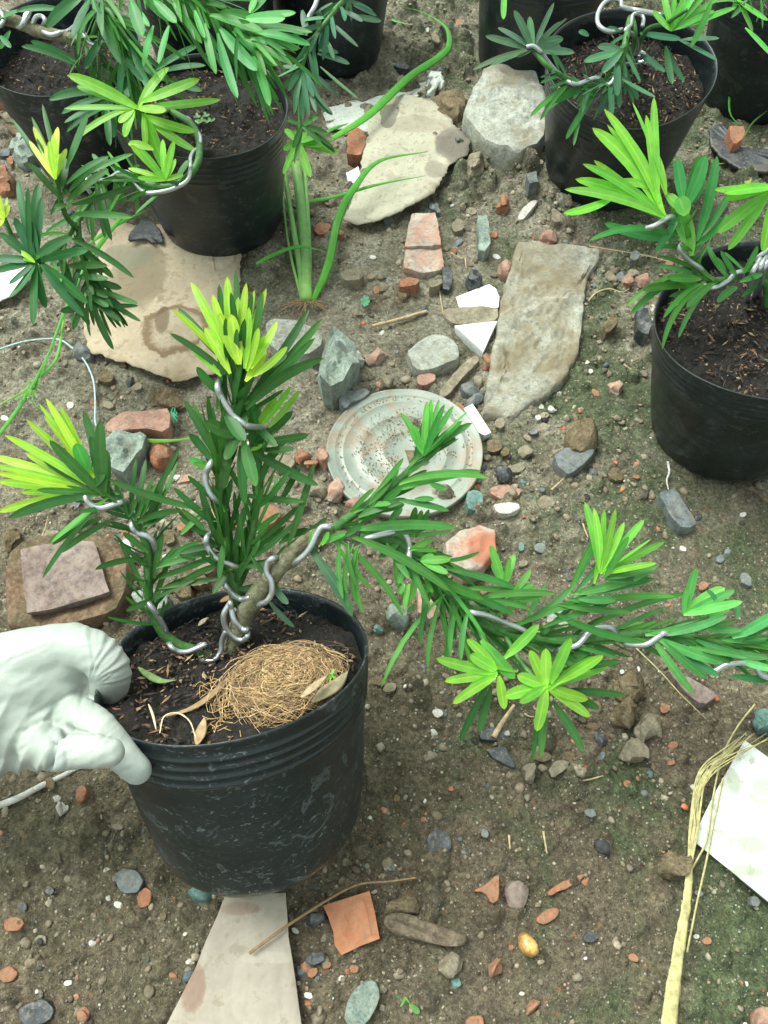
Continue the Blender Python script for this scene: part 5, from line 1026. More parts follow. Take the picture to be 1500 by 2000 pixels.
# ------------------------------------------------------------------ gloved hand: one continuous surface
def glove():
    zr = depth(A.P(A.R, 0, R(188)))
    OV = np.array([A.P(A.rad(z), z, a) for z in np.linspace(0, .12, 40) for a in np.linspace(0, 6.283, 220)]); qq = OV - CAM; ZZ = qq @ FWD; UU = 750 + F * (qq @ RIGHT) / ZZ; WW_ = 1000 - F * (qq @ UP) / ZZ
    def pz(u, v):                     # depth of the pot wall nearest to the eye at (u,v)
        d2 = (UU - u)**2 + (WW_ - v)**2; k = np.argsort(d2)[:14]; return float(ZZ[k].min())
    chains = []
    def ch(*pts): chains.append([(PD(u, v, z), r) for u, v, z, r in pts])
    z0 = zr - .004
    ch((-1100,1560,z0+.02,.044),(-600,1480,z0+.03,.042),(-230,1420,z0+.02,.040))
    ch((-230,1420,z0+.02,.040),(-120,1395,z0+.006,.040),(-40,1370,z0,.041))                               # forearm, wrist
    ch((-40,1345,z0-.002,.036),(40,1300,z0-.004,.026),(100,1272,z0-.006,.0185),(140,1262,z0-.006,.0165))       # back of hand to the thumb side
    ch((-40,1400,z0+.002,.040),(30,1365,z0+.002,.036),(70,1345,z0+.004,.030))
    ch((-40,1440,z0+.002,.028),(20,1440,z0+.002,.027),(68,1452,z0+.004,.0190))
    ch((30,1370,z0+.004,.034),(95,1335,z0+.006,.0225),(118,1325,z0+.008,.017))
    ch((60,1300,z0-.002,.022),(110,1300,z0,.022),(150,1272,z0-.004,.0165))
    ch((0,1340,z0-.004,.032),(60,1330,z0-.002,.028),(115,1335,z0+.002,.022),(138,1345,z0+.006,.017))
    ch((0,1400,z0-.002,.032),(60,1395,z0-.002,.026),(100,1400,z0+.002,.020),(122,1408,z0+.006,.015))
    # thumb bent over the rim into the soil
    ch((140,1266,z0-.006,.0172),(172,1270,z0-.010,.0152),(200,1288,z0-.012,.0145),(215,1312,z0-.009,.0140),(214,1338,z0+.000,.0138),(208,1362,z0+.010,.0118))
    # index finger flat on the outside of the wall
    ch((60,1350,z0+.020,.017),(100,1372,z0+.012,.015),(138,1392,z0+.002,.0140),(185,1420,min(z0+.002,pz(205,1420)-.008),.0122),(228,1465,pz(250,1460)-.010,.0104),(268,1504,pz(285,1500)-.010,.0090))
    # middle finger, shorter in view
    zm = pz(250, 1460) - .010 - .0330; ch((150,1285,z0+.000,.0150),(162,1325,z0+.006,.0120),(158,1370,z0+.008,.0120),(150,1400,z0+.006,.0120)); ch((20,1430,z0+.014,.020),(70,1452,z0+.002,.016),(112,1467,min(z0-.016,zm+.012),.0114),(150,1467,zm+.004,.0100),(190,1467,zm,.0098),(214,1470,zm,.0084))
    # ring and little finger folded underneath
    ch((60,1430,z0+.020,.016),(110,1450,z0+.034,.0120),(160,1450,z0+.040,.0108),(190,1440,z0+.044,.0095))
    ch((20,1450,z0+.028,.015),(70,1470,z0+.046,.0105),(115,1470,z0+.056,.0095),(140,1458,z0+.060,.0085))
    mb = MB()
    sph = []
    for c in chains:
        P = [p for p, r in c]; rr = [r for p, r in c]
        Q = np.array(smoothpath(P, 8)); rad = np.interp(np.linspace(0, 1, len(Q)), np.linspace(0, 1, len(rr)), rr)
        tube(mb, Q, lambda t, rad=rad: rad, 20)
        for e, r in ((Q[0], rad[0]), (Q[-1], rad[-1])):
            vs = []; fs = []
            for i in range(13):
                for k in range(20): a = math.pi * i / 12; b = 2 * math.pi * k / 20; vs.append(e + r * np.array([math.sin(a) * math.cos(b), math.sin(a) * math.sin(b), math.cos(a)]))
            for i in range(12):
                for k in range(20): fs.append((i * 20 + k, (i + 1) * 20 + k, (i + 1) * 20 + (k + 1) % 20, i * 20 + (k + 1) % 20))
            mb.add(vs, fs)
    tmp = mb.build('tmp_hand', M['wire'])
    md = tmp.modifiers.new('r', 'REMESH'); md.mode = 'VOXEL'; md.voxel_size = .0012; md.use_smooth_shade = True
    ms = tmp.modifiers.new('s', 'SMOOTH'); ms.factor = .55; ms.iterations = 9
    dg = bpy.context.evaluated_depsgraph_get(); dg.update(); me = bpy.data.meshes.new_from_object(tmp.evaluated_get(dg))
    off = np.array(tmp.location); bpy.data.objects.remove(tmp)
    n = len(me.vertices); co_ = np.zeros(n * 3, np.float32); me.vertices.foreach_get('co', co_); V = co_.reshape(-1, 3) + off
    no = np.zeros(n * 3, np.float32); me.vertices.foreach_get('normal', no); N = no.reshape(-1, 3)
    q = V - CAM; zz = q @ FWD; U = 750 + F * (q @ RIGHT) / zz; W = 1000 - F * (q @ UP) / zz
    dsp = np.zeros(n)
    def g(x, s): return np.exp(-(x / s)**2)
    # creases across the thumb: lines fanning from the web
    ang = np.degrees(np.arctan2(W - 1345, U - 172)); rr_ = np.hypot(U - 172, W - 1345)
    for a0, am, sg in ((-88,.0009,3),(-78,.0010,3),(-66,.0012,3.2),(-52,.0008,2.6),(-40,.0010,3),(-30,.0006,2.6),(-20,.0009,2.4)):
        a1 = a0 + 5 * np.sin(rr_ / 22 + a0)
        dsp += .6 * am * g(ang - a1, sg) * np.clip((rr_ - 12) / 30, 0, 1) * (rr_ < 150) * (zz < zr + .02)
        dsp -= am * .45 * g(ang - a1 - sg * 1.9, sg) * np.clip((rr_ - 12) / 30, 0, 1) * (rr_ < 150)
    # drawn folds running down the heel of the hand
    t = (U - 0) * .80 + (W - 1400) * .42
    dsp += .0016 * (1 - 1.8 * np.abs(np.sin(t / 11. + 1.2 * vnoise(U / 60, W / 60, 2)))) * np.clip((W - 1335) / 60, 0, 1) * np.clip((120 - U) / 40, 0, 1) * (.4 + .6 * np.clip(vnoise(U / 45, W / 90, 5) + .5, 0, 1))
    dsp += .0003 * fbm(U / 30, W / 30, 1.0, 2)
    def seg(u0, v0, u1, v1):
        dx, dy = u1 - u0, v1 - v0; tt = np.clip(((U - u0) * dx + (W - v0) * dy) / (dx * dx + dy * dy), 0, 1); return np.hypot(U - u0 - tt * dx, W - v0 - tt * dy)
    top = zz < zr + .03
    for (s_, am, sg) in ((seg(138,1424,108,1446), .0030, 4), (seg(108,1446,97,1500), .0034, 4), (seg(138,1424,170,1432), .0012, 3), (seg(166,1342,150,1395), .0012, 4), (seg(150,1395,125,1430), .0014, 4),
                         (seg(20,1290,90,1262), .0004, 3), (seg(150,1350,60,1400), .0007, 4), (seg(140,1375,50,1430), .0008, 4), (seg(120,1405,40,1465), .0008, 4)):
        dsp -= am * g(s_, sg) * top; dsp += am * .35 * g(s_ - sg * 2.2, sg) * top * (U < 100)
    # slight wrinkle rings on the fingers
    for (u, v) in ((128,1468),(182,1420)):
        dsp -= .0007 * g(U - u - 3 * np.sin(W / 9), 3.0) * g(W - v, 60)
    st_ = (U * .55 + W * .83); dsp += .00022 * np.sin(st_ / 3.4 + 3 * vnoise(U / 40, W / 40, 8)) * np.clip(vnoise(U / 35, W / 35, 3) + .25, 0, 1)
    for (u_, v_) in ((205,1440),(150,1405)):
        dsp -= .0006 * g((U - u_) * .7 - (W - v_) * .7 * -1 - 2 * np.sin(W / 7), 3.0) * g(np.hypot(U - u_, W - v_), 34)
    V = V + N * dsp[:, None]
    loc = PD(-40, 1370, z0 + .02); me.vertices.foreach_set('co', (V - loc).astype(np.float32).ravel())
    me.polygons.foreach_set('use_smooth', [True] * len(me.polygons)); me.update()
    m, nt, b = mat('latex glove'); tcx = node(nt, 'ShaderNodeTexCoord').outputs['Object']
    a1 = noise(nt, 14, 4, .6, vec=tcx); a2 = noise(nt, 110, 5, .7, vec=tcx, dist=2.5); a3 = noise(nt, 38, 5, .7, vec=tcx)
    base = mix(nt, ramp(nt, a1.outputs[0], [(.35, 0), (.65, 1)]), (.335, .375, .342), (.40, .435, .40))
    base = mix(nt, ramp(nt, a3.outputs[0], [(.66, 0), (.78, .30)]), base, (.38, .33, .26))
    for (u_, v_, r_, c_, s_) in ((178,1452,.007,(.42,.30,.22),.5), (222,1462,.005,(.30,.24,.18),.35), (250,1450,.006,(.30,.23,.18),.5), (205,1370,.006,(.08,.07,.05),.5), (272,1500,.005,(.35,.26,.2),.35)):
        l_ = PD(u_, v_, z0 - .02) - loc; k0 = np.argmin((U - u_)**2 + (W - v_)**2 + (zz - z0 + .03)**2 * 1e5); l_ = V[k0] - loc
        vd = node(nt, 'ShaderNodeVectorMath', operation='DISTANCE'); nt.links.new(tcx, vd.inputs[0]); vd.inputs[1].default_value = tuple(l_)
        av = node(nt, 'ShaderNodeMath', operation='MULTIPLY_ADD'); nt.links.new(a3.outputs[0], av.inputs[0]); av.inputs[1].default_value = r_ * 2.2; nt.links.new(vd.outputs['Value'], av.inputs[2])
        sc = node(nt, 'ShaderNodeMath', operation='DIVIDE'); nt.links.new(av.outputs[0], sc.inputs[0]); sc.inputs[1].default_value = r_ * 3
        base = mix(nt, ramp(nt, sc.outputs[0], [(.45, s_), (.72, 0)]), base, c_)
    nt.links.new(base, b.inputs['Base Color']); b.inputs['Roughness'].default_value = .5; b.inputs['Specular IOR Level'].default_value = .3
    b.inputs['Subsurface Weight'].default_value = .12; b.inputs['Subsurface Radius'].default_value = (.008, .006, .005)
    bump(nt, b, a2.outputs[0], .38, .0011)
    me.materials.clear(); me.materials.append(m)
    o = bpy.data.objects.new('gloved_hand', me); C.objects.link(o); o.location = tuple(loc)
    tag(o, 'hand in a white latex glove, thumb hooked over the rim of the front black pot', 'hand')
glove()

# ------------------------------------------------------------------ other pots
GRP = 'black nursery pots with wired plants'
# upper left pot
L = Plant('potted_plant', 'upper left black pot on tan cardboard, lime rosettes wired over its near rim', (-.215, .860, .168 + .006), (.028, -.041, .999), .1, .168, .079, .020, 'pot2', None, 2, 1.0, 240, GRP)
def dh(u, v, h): return depth(PH(u, v, h))
LB = [(330,215,dh(330,215,.155)),(370,240,dh(370,240,.19)),(388,272,dh(388,272,.205)),(385,320,dh(385,320,.21)),(350,358,dh(350,358,.20)),(310,365,dh(310,365,.20)),(265,350,dh(265,350,.20)),(225,345,dh(225,345,.19)),(195,370,dh(195,370,.17)),(160,420,dh(160,420,.16)),(120,480,dh(120,480,.16)),(80,512,dh(80,512,.17))]
lb = L.stem('branch', LB, .004, .0025, 'greenstem')
s1 = L.stem('branch', [(330,215,dh(330,215,.155)),(300,225,dh(300,225,.20)),(270,212,dh(270,212,.24))], .003, .002)
s2 = L.stem('branch', [(350,358,dh(350,358,.20)),(322,352,dh(322,352,.22))], .0025, .002)
s3 = L.stem('branch', [(150,445,dh(150,445,.16)),(128,420,dh(128,420,.18)),(112,365,dh(112,365,.21)),(108,340,dh(108,340,.22))], .003, .002)
s4 = L.stem('branch', [(150,430,dh(150,430,.16)),(165,520,dh(165,520,.14)),(190,580,dh(190,580,.12))], .003, .002)
s5 = L.stem('branch', [(80,512,dh(80,512,.17)),(30,470,dh(30,470,.18)),(8,425,dh(8,425,.2))], .003, .002)
f = MB()
L.fan(f, (270,212), [(133,146,.03,1.6),(150,168,.03,1.6),(125,212,0,.9),((262,216),243,268,.03,1.2),(329,131,-.04,1.4),((275,200),390,155,.04,1.6),((275,210),431,195,.05,1.4),(325,217,0,1.4),((280,225),382,257,.08,1.3),((285,225),384,296,.1,1.3),((280,220),325,335,0,1.7),((260,210),145,274,.08,1.0),((262,210),232,240,.0,1.2),((280,220),285,292,0,1.0)], .0105, LG, lift=.006, roll=.25)
L.fan(f, (322,352), [(273,291,0,1.2),(250,329,.02,.9),(268,347,-.04,.8),(343,310,.02,.8),(358,341,.02,.8),(330,298,0,.8),(340,275,0,1.0),(318,272,.0,1.0),(255,283,.05,1.1),(335,290,0,.8),((300,292),250,280,.05,1.2)], .0095, LG, lift=.006, roll=.25)
L.fan(f, (108,350), [(65,247,.02,1.1),(57,275,0,.9),(113,248,0,1.3),(104,262,0,1.1),(90,285,0,1.0),(130,290,0,1.0),(118,300,0,.8),(78,300,0,.8),(96,275,0,1)], .0090, (.42, .60, .10), lift=.010, roll=.2)
L.fan(f, (8,425), [(-10,370,0,1.2),(18,400,0,1),(-5,400,0,1),(-20,410,0),(-5,442,.0,1),(14,385,0,.5)], .009, (.36, .58, .08), lift=.01, roll=.2)
L.fan(f, (68,512), [(37,490,.05,.8),(45,505,0,.6),(50,500,0,.6)], .009, LM, lift=.014)
f.build_clusters('young_leaves', M['newleaf'], lb)
f = MB()
L.fill(f, LB, 50, .052, .0064, MD, (30, 65), .40, 1, .3)
L.fill(f, [(150,430,dh(150,430,.16)),(165,520,dh(165,520,.14)),(190,580,dh(190,580,.12))], 34, .052, .0078, DK, (20, 60), .1, 1, .3)
L.fan(f, (130,380), [(22,230,0,.8),(62,228,.0,.9),(83,203,0,1.0),((130,330),172,220,-.02,1.6),((135,375),212,307,-.04,1.2),((130,360),213,305,-.05,1.1),((130,395),212,330,0,1.6),((120,370),128,308,0,1.8),((120,390),55,318,.02,1),((140,400),258,362,.1,1.1),((115,385),60,320,0,1.1),((110,365),72,270,0,1),((140,419),258,424,0,1.3),((185,350),205,465,-.03,1.2),((195,360),218,470,.05,1.2),((200,360),225,430,0),((130,400),105,405,0,1),((100,420),130,370,0,1)], .0085, DK, lift=.006, roll=.35)
L.fan(f, (70,510), [(28,425,.03,1.5),(35,350,0,1.3),(58,430,0,1.7),(75,358,.0,1.7),(82,385,0,1.3),((65,508),142,462,-.05,1.6),((80,510),172,488,-.08,1.5),((80,516),165,618,.05,1.3),(-10,528,0,1.2),(18,582,-.15,1.3),(65,635,0,1.3),(90,602,.03,1.6),((85,515),172,592,0,1.6),(70,597,.0,1.2),(-20,505,0,1.4),(0,455,0,1.3),(18,555,0,1.0),((60,505),55,365,0,.9),(40,560,0,.8)], .0090, (.022, .12, .035), lift=.010, roll=.3)
L.fan(f, (130,520), [(210,518,0,1.3),((170,545),238,563,.02,1.3),((170,555),270,593,.03,1.1),((180,570),275,628,0,1.0),((180,590),222,683,.03,1.3),((170,580),238,628,0,1.1),((160,560),212,600,0,1.5),((125,540),175,635,.0,1.5),((165,590),143,645,0,1.1),((135,465),262,543,-.08,1.1),((150,480),222,543,-.04,1.3),((160,600),118,608,0,1.2),((150,540),212,545,0,1.3),((150,520),205,530,0,1.2),((170,560),212,580,0,1.2),((180,600),270,597,0,.8),((120,500),140,560,0,1.4),((180,560),240,600,.0,1)], .0090, DK, lift=.004, roll=.35)
L.fan(f, (0,0), [((345,350),370,312,0,1.3),((150,350),260,300,0,1),((220,345),250,370,0,1),((240,350),300,380,0,1.2),((230,360),240,400,0,1.1),((215,345),180,300,0,1)], .0085, MD)
f.build('foliage', M['leaf'], lb)
L.wire([(335,212,.5),(352,228),(368,232,-.5),(380,250,.3),(391,268),(388,288),(378,296,-1),(372,310,.2),(372,330),(366,352),(345,366),(318,374),(285,376),(268,362,-1),(258,345,.4),(248,336),(232,337),(215,348),(200,352),(185,348,-1),(172,345,.5),(170,365),(178,378,-.5)], .0022)
# two little weeds on its soil
for lab_, pts_ in (('tuft of tiny round leaved weed seedlings in the middle of the upper left pot soil', ((385,228),(393,236),(402,226),(405,238),(413,236),(388,240))), ('pale weed seedlings near the back rim of the upper left pot, right pair', ((380,118),(372,125))), ('pale weed seedlings in the shade at the back left of the upper left pot soil', ((350,165),(362,170)))):
  mb = MB()
  for (u, v) in pts_:
    p = L.plane(u, v, .008); tube(mb, [L.plane(u, v + 6, 0), p], .0005, 4, BR)
    for k in range(3): a = k * 2.1 + u; leaf(mb, p, p + np.array([math.cos(a) * .005, math.sin(a) * .005, .002]), .0045, 0, 0, (.14, .30, .12))
  tag(mb.build('seedling', M['newleaf']), lab_, 'seedling')


# leftmost pot: only its right part in view
K_ = Plant('potted_plant', 'leftmost black pot, deep soil, thick wired trunk crossing it at the top left corner', tuple(PH(118, 92, .168)[:2]) + (.172,), (.03, -.06, 1), .1, .168, .078, .042, 'pot', None, 4, 1.0, 160, GRP)
KT = [(-80,10,dh(-80,10,.26)),(-20,25,dh(-20,25,.26)),(30,42,dh(30,42,.255)),(80,62,dh(80,62,.25)),(130,72,dh(130,72,.25)),(175,85,dh(175,85,.25)),(190,120,dh(190,120,.25))]
kt = K_.stem('trunk', KT, .0085, .004, 'bark', rough=.08)
k1 = K_.stem('branch', [(175,85,dh(175,85,.25)),(205,20,dh(205,20,.29)),(235,60,dh(235,60,.28)),(248,120,dh(248,120,.25)),(255,190,dh(255,190,.22))], .003, .002)
KF = [(250,-60,dh(250,-60,.33)),(330,-20,dh(330,-20,.33)),(400,8,dh(400,8,.33)),(450,45,dh(450,45,.32)),(500,75,dh(500,75,.32))]
k2 = K_.stem('branch', KF, .003, .002)
f = MB()
K_.fill(f, [(190,-40,dh(190,-40,.3)),(205,20,dh(205,20,.29)),(235,60,dh(235,60,.28)),(248,120,dh(248,120,.25)),(255,190,dh(255,190,.22))], 64, .068, .0064, MD, (18, 55), 0, 1, .4)
K_.fill(f, [(130,72,dh(130,72,.25)),(175,85,dh(175,85,.25)),(200,130,dh(200,130,.24)),(190,170,dh(190,170,.2))], 32, .050, .0075, DK, (30, 75), 0, 1, .4)
K_.fill(f, KF, 90, .068, .0062, MD, (18, 55), 0, 1, .5)
K_.fan(f, (0,0), [((165,-10),90,55,.03,2.0),((175,0),143,72,.02,1.7),((180,-5),237,125,.04,1.5),((150,120),60,80,.05,1.2),((150,128),42,90,.06,1.1),((125,20),32,22,.15,1.2),((200,75),165,135,0,1.4),((210,180),95,195,.1,1.6),((210,190),120,222,.05,1.3),((215,195),125,240,.08,1.2),((220,205),130,258,.08,1.1),((240,110),235,185,.03,1.4),((240,140),252,190,0,1.5),((230,100),280,160,0),((210,200),215,285,.02,1.2),((218,200),222,270,0,1.4),((255,90),300,190,.03,1.2),((250,110),330,160,.03,1.2),((20,60),0,95,0,1),((0,70),22,93,0,1),((-10,40),40,20,0,1),((300,140),388,88,-.05,1.2),((310,142),402,128,-.03,1.2),((330,155),395,178,0,1.2)], .0088, (.028, .14, .045), lift=.006, roll=.35)
K_.fan(f, (440,40), [(611,63,-.05,1.2),((500,65),606,88,-.04,1.4),((410,30),518,67,-.05,1.6),((490,30),578,25,0,1.2),((480,36),557,36,0,1.7),((430,25),503,40,-.08,1.5),((425,65),464,192,.04,1.3),((430,55),503,138,.03,1.7),((495,110),527,207,-.05,1.3),((400,45),422,145,.03,1.1),((470,75),572,127,-.02,1.1),((490,75),584,97,0,1.1),((455,60),540,130,0,1.8),((340,5),395,85,.02,1),((280,-10),335,40,.0,1.9),((300,0),345,45,0,1.4),((255,0),278,72,0,1.8),((260,10),292,52,0,1),((380,20),400,75,.03,.9),((488,25),500,-10,0,1.1),((492,25),520,-8,0,1.3),((330,50),310,125,0,1.1),((300,50),280,130,.02,1.2)], .0090, (.055, .25, .06), lift=.008, roll=.3)
f.build('foliage', M['leaf'], kt)
K_.wire([(-10,15),(2,25),(8,38),(0,50),(-5,45,-1),(15,25,-1),(35,52,.2),(45,45),(50,30),(58,24),(48,45),(52,60,-1),(62,50,.3),(70,34),(82,32),(88,42),(80,58,-1),(84,62,.5),(100,68),(118,64),(135,60,-1),(160,40,-1),(166,45,.6),(163,62),(175,82),(190,90),(195,100,-1)], .0024, off=.007)

# three pots only partly inside the frame at the top
def backpot(label, cx, cy, seed, soil=.03, flakes=60): return Plant('potted_plant', label, tuple(PH(cx, cy, .168)[:2]) + (.168,), (random.uniform(-.05, .05), random.uniform(-.05, .05), 1), .1, .168, .08, soil, 'pot2', None, seed, 1.0, flakes, GRP)
Q1 = backpot('black pot cut by the top edge, behind the upper left pot and its leaves', 395, -55, 5)
Q2 = backpot('top centre black pot behind the dark drooping shrub branches', 640, -125, 6)
Q3 = backpot('black pot cut by the top edge, standing behind the big concrete lump', 1075, -105, 7)
Q4 = backpot('black pot in the top right corner behind loops of green grass', 1555, -40, 8)
def topstem(Q, pts, n, L, col, m='leaf', ang=(25, 65), name='foliage'):
    P = [(u, v, dh(u, v, h)) for u, v, h in pts]; st = Q.stem('branch', P, .0035, .002, 'greenstem'); f = MB(); Q.fill(f, P, n, L, .0085, col, ang, 0, 1, .4); return st, f
st, f = topstem(Q1, [(395,-60,.16),(360,-70,.26),(300,-60,.32)], 26, .05, MD); f.build('foliage', M['leaf'], st)
st, f = topstem(Q2, [(640,-130,.16),(690,-40,.24),(650,25,.26),(610,80,.24),(590,130,.22)], 40, .040, (.035, .13, .06))
Q2.fan(f, (600,125), [((640,40),700,92,.03,.9),((680,0),729,23,-.03,1),((690,10),736,31,-.02,.9),((690,30),745,41,0,1.1),((670,22),708,42,-.05,1.1),((620,105),683,125,-.1,1.2),((622,98),661,103,-.06,1),((625,130),700,193,.04,.8),((610,140),660,187,.05,.9),((600,160),650,222,.05,.8),((590,20),600,70,0,1.4),((640,80),652,115,0),((590,170),650,225,.03),((620,60),625,20,0,1.2),((610,30),650,5,0)], .0080, GG, lift=.004)
Q2.fan(f, (590,135), [(556,170,.1,1),(562,178,.02,1.1),(575,222,.03,1.1),(590,235,0,1.2),(603,228,.0,1.1),(618,220,-.03,1),(550,130,0,1),(612,190,0,1.2),(630,212,-.05,.9),(600,200,0,1.1),(580,190,.02,1.2)], .0085, (.035,.13,.06), lift=.0)
Q2.fan(f, (590,245), [(628,280,0,1),(650,288,-.02,1),(655,298,-.02,.9),(572,290,0,1),(640,260,0,1),(610,235,0),(560,235,0),(575,320,0,.9),(625,225,0,1)], .0085, DK)
Q2.stem('branch', [(590,130,dh(590,130,.22)),(586,190,dh(586,190,.19)),(585,270,dh(585,270,.16))], .003, .002)
f.build('foliage', M['leaf'], st)
f = MB()
Q2.fan(f, (585,278), [(556,252,0,1.1),(553,292,.0,1.1),(553,340,0,1.3),(607,346,.05,1.5),(650,278,.03,1.3),(662,299,-.03,1.2),(598,258,0,1.0),(563,315,0,1.2),(625,265,0,1.2),(575,255,0,1),(630,285,0,1.1),(590,310,0,1.2)], .0095, (.12, .38, .05), lift=.008, roll=.3)
f.build_clusters('young_leaves', M['newleaf'], st)
Q2.wire([(622,-10),(615,12),(605,30),(602,36)], .0026); 
st, f = topstem(Q3, [(1075,-105,.16),(1040,-60,.22)], 14, .045, MD); Q3.fan(f, (985,-20), [(983,38,0,1.2)], .009, BR, bz=dh(985,-20,.22)); f.build('foliage', M['leaf'], st)
st, f = topstem(Q4, [(1555,-40,.16),(1500,-30,.24),(1450,10,.26)], 14, .05, MD); Q4.fan(f, (1440,0), [(1470,62,0,1.6),((1455,55),1510,112,0,1.5),(1430,20,0,1),(1500,40,0,1.2)], .009, GR); f.build('foliage', M['leaf'], st)

# upper right pot with the clipped plant
U = Plant('potted_plant', 'upper right black pot with clipped grey green leaves and twisted wire', (.303, .941, .172), (-.048, -.194, .98), .1, .168, .079, .034, 'pot2', lambda a, z: -.006 * max(0, math.cos(a - R(-60)))**6 * max(0, 1 - z / .1), 9, .5, 420, GRP)
UA = [(1240,120,dh(1240,120,.15)),(1240,70,dh(1240,70,.21)),(1232,35,dh(1232,35,.22)),(1222,80,dh(1222,80,.22)),(1212,130,dh(1212,130,.20)),(1190,160,dh(1190,160,.19)),(1150,168,dh(1150,168,.19)),(1110,155,dh(1110,155,.20)),(1070,130,dh(1070,130,.215)),(1042,98,dh(1042,98,.225))]
ua = U.stem('branch', UA, .0038, .0028, 'greenstem')
ub = U.stem('branch', [(1240,110,dh(1240,110,.17)),(1262,60,dh(1262,60,.22)),(1300,45,dh(1300,45,.25)),(1340,20,dh(1340,20,.28))], .003, .002)
f = MB()
U.fill(f, UA, 60, .036, .0060, (.045, .15, .06), (30, 70), .30, .85, .4)
U.fan(f, (1040,96), [(948,70,-.03,1.3),(922,137,.03,1.2),(957,128,.08,1.0),(972,54,0,1.3),(1004,20,0,1.4),(1034,32,0,1.3),(1082,5,0,1.0),(1100,75,-.03,1.7),(1122,102,-.03,1.5),(1108,35,0,.6),(1095,42,0,1.0),(985,82,0,1.4),(1060,62,0,1.1),(1095,90,0,1.5),(1010,112,0,1.0)], .0085, GG, lift=.004)
U.fan(f, (1130,165), [((1120,160),1035,228,.08,1.0),((1110,165),1055,235,.08,.9),((1165,180),1105,272,.04,1.2),((1140,190),1120,285,.0,.8),((1140,168),1080,200,0,1.5),((1130,160),1160,190,0)], .0085, MD)
U.fan(f, (1215,100), [(1167,90,.05,1.5),(1140,120,.06,1.5),(1176,142,0,1.6),((1205,130),1190,230,0,1.3),((1208,130),1210,212,0,1.2),((1215,150),1247,193,-.05,1.3),((1205,120),1205,188,0,1.6),((1250,65),1330,76,.05,1.5),((1330,78),1405,75,0,1.2),((1325,78),1401,118,-.06,1.2),((1300,90),1313,165,0,1.3),((1300,90),1337,160,.03,1.0),((1250,100),1290,130,0),((1210,60),1185,55,0),((1240,90),1300,140,.05,1.6),((1190,165),1195,225,0,1.3),((1215,155),1280,190,0,1.0),((1150,70),1130,60,0,1)], .0085, (.042, .14, .065), lift=.005, roll=.35)
f.build('foliage', M['leaf'], ua)
f = MB()
U.fan(f, (1310,60), [(1318,-20,0,1.1),(1345,-25,0,1.1),(1378,-10,0,1.1),(1437,14,.02,1.2),(1292,-20,0,1.2),(1405,-5,0,1),(1360,-15,0,1.2),(1300,10,0,1.2),(1335,0,0,1.1),(1275,20,0,1.3),(1395,20,.03,1.1)], .0085, (.10, .36, .06), lift=.006, roll=.3)
U.fan(f, (1390,0), [(1348,92,-.04,1.3)], .0085, MD, bz=dh(1340,20,.28))
f.build_clusters('young_leaves', M['newleaf'], ub)
U.wire([(1215,58,-.5),(1190,62,.5),(1170,50),(1167,30),(1178,8),(1195,-2),(1212,2),(1216,14),(1245,20),(1275,26),(1290,30)], .0026, off=.008)
U.wire([(1255,52,-.5),(1256,35),(1247,27),(1236,30),(1232,48),(1222,60),(1235,66),(1245,80),(1243,98),(1238,110),(1230,125,-1),(1205,125,-1),(1203,135,.5),(1200,152),(1190,165),(1178,160,-1),(1168,152,.5),(1150,156),(1130,164),(1115,162),(1095,150,-1),(1062,110,-.6),(1055,100,.6),(1042,90),(1028,92)], .0024, off=.006)
U.wire([(1238,108),(1250,102),(1258,108),(1240,116),(1232,114,-1),(1245,110,-1),(1262,116),(1245,124),(1232,122,-1),(1248,120,-1),(1262,124,.3)], .0024, off=.008)

# right pot
W_ = Plant('potted_plant', 'right black pot cut by the frame edge, dark bark soil and broad lime leaf fans', (.359, .522, .172), (-.151, .033, .988), .1, .168, .079, .022, 'pot2', None, 11, 1.0, 420, GRP)
WA = [(1500,600,dh(1500,600,.155)),(1495,555,dh(1495,555,.18)),(1460,530,dh(1460,530,.20)),(1425,545,dh(1425,545,.20)),(1390,548,dh(1390,548,.205)),(1360,530,dh(1360,530,.21)),(1350,490,dh(1350,490,.23)),(1335,450,dh(1335,450,.25)),(1322,420,dh(1322,420,.26))]
wa = W_.stem('branch', WA, .0040, .0028, 'greenstem')
wb = W_.stem('branch', [(1495,555,dh(1495,555,.18)),(1500,480,dh(1500,480,.22)),(1510,370,dh(1510,370,.27))], .003, .002)
wc = W_.stem('branch', [(1322,420,dh(1322,420,.26)),(1305,425,dh(1305,425,.265)),(1295,420,dh(1295,420,.27))], .003, .002)
f = MB()
W_.fan(f, (1298,425), [(1180,213,.08,1.4),(1157,250,.12,1.9),(1186,244,.06,1.1),(1138,320,.06,1.2),(1160,313,.04,1.1),(1124,350,.1,1.6),(1148,358,.06,1.5),(1103,370,.06,1.4),((1200,385),1100,417,-.08,1.2),((1285,395),1277,190,-.04,1.3),((1280,380),1262,225,0,1.2),((1275,370),1195,360,.2,1.1),((1302,380),1235,200,-.02,.6),((1300,380),1275,290,0,1.2),((1290,390),1215,255,.05,1.2)], .0088, (.15, .42, .05), lift=.010, roll=.25)
W_.fan(f, (1335,410), [((1340,420),1325,385,0,2.4),((1330,410),1304,380,0,1.6),((1345,480),1316,400,0,2.2),((1350,500),1335,410,0,2.0),((1335,412),1300,378,0,1.2)], .0088, (.11, .33, .06), lift=.012, roll=.2)
W_.fan(f, (1510,365), [(1413,377,.0,1.6),(1416,390,0,1.2),(1396,371,0,1.2),((1500,378),1400,455,.03,1.7),((1500,382),1422,488,.02,1.4),((1505,395),1490,492,0,1.4),(1590,360,0,1.5),(1560,300,0,1.4),(1540,450,0,1.5),(1580,410,0,1.5)], .0092, (.13, .40, .05), lift=.008, roll=.25)
f.build_clusters('young_leaves', M['newleaf'], wb)
f = MB()
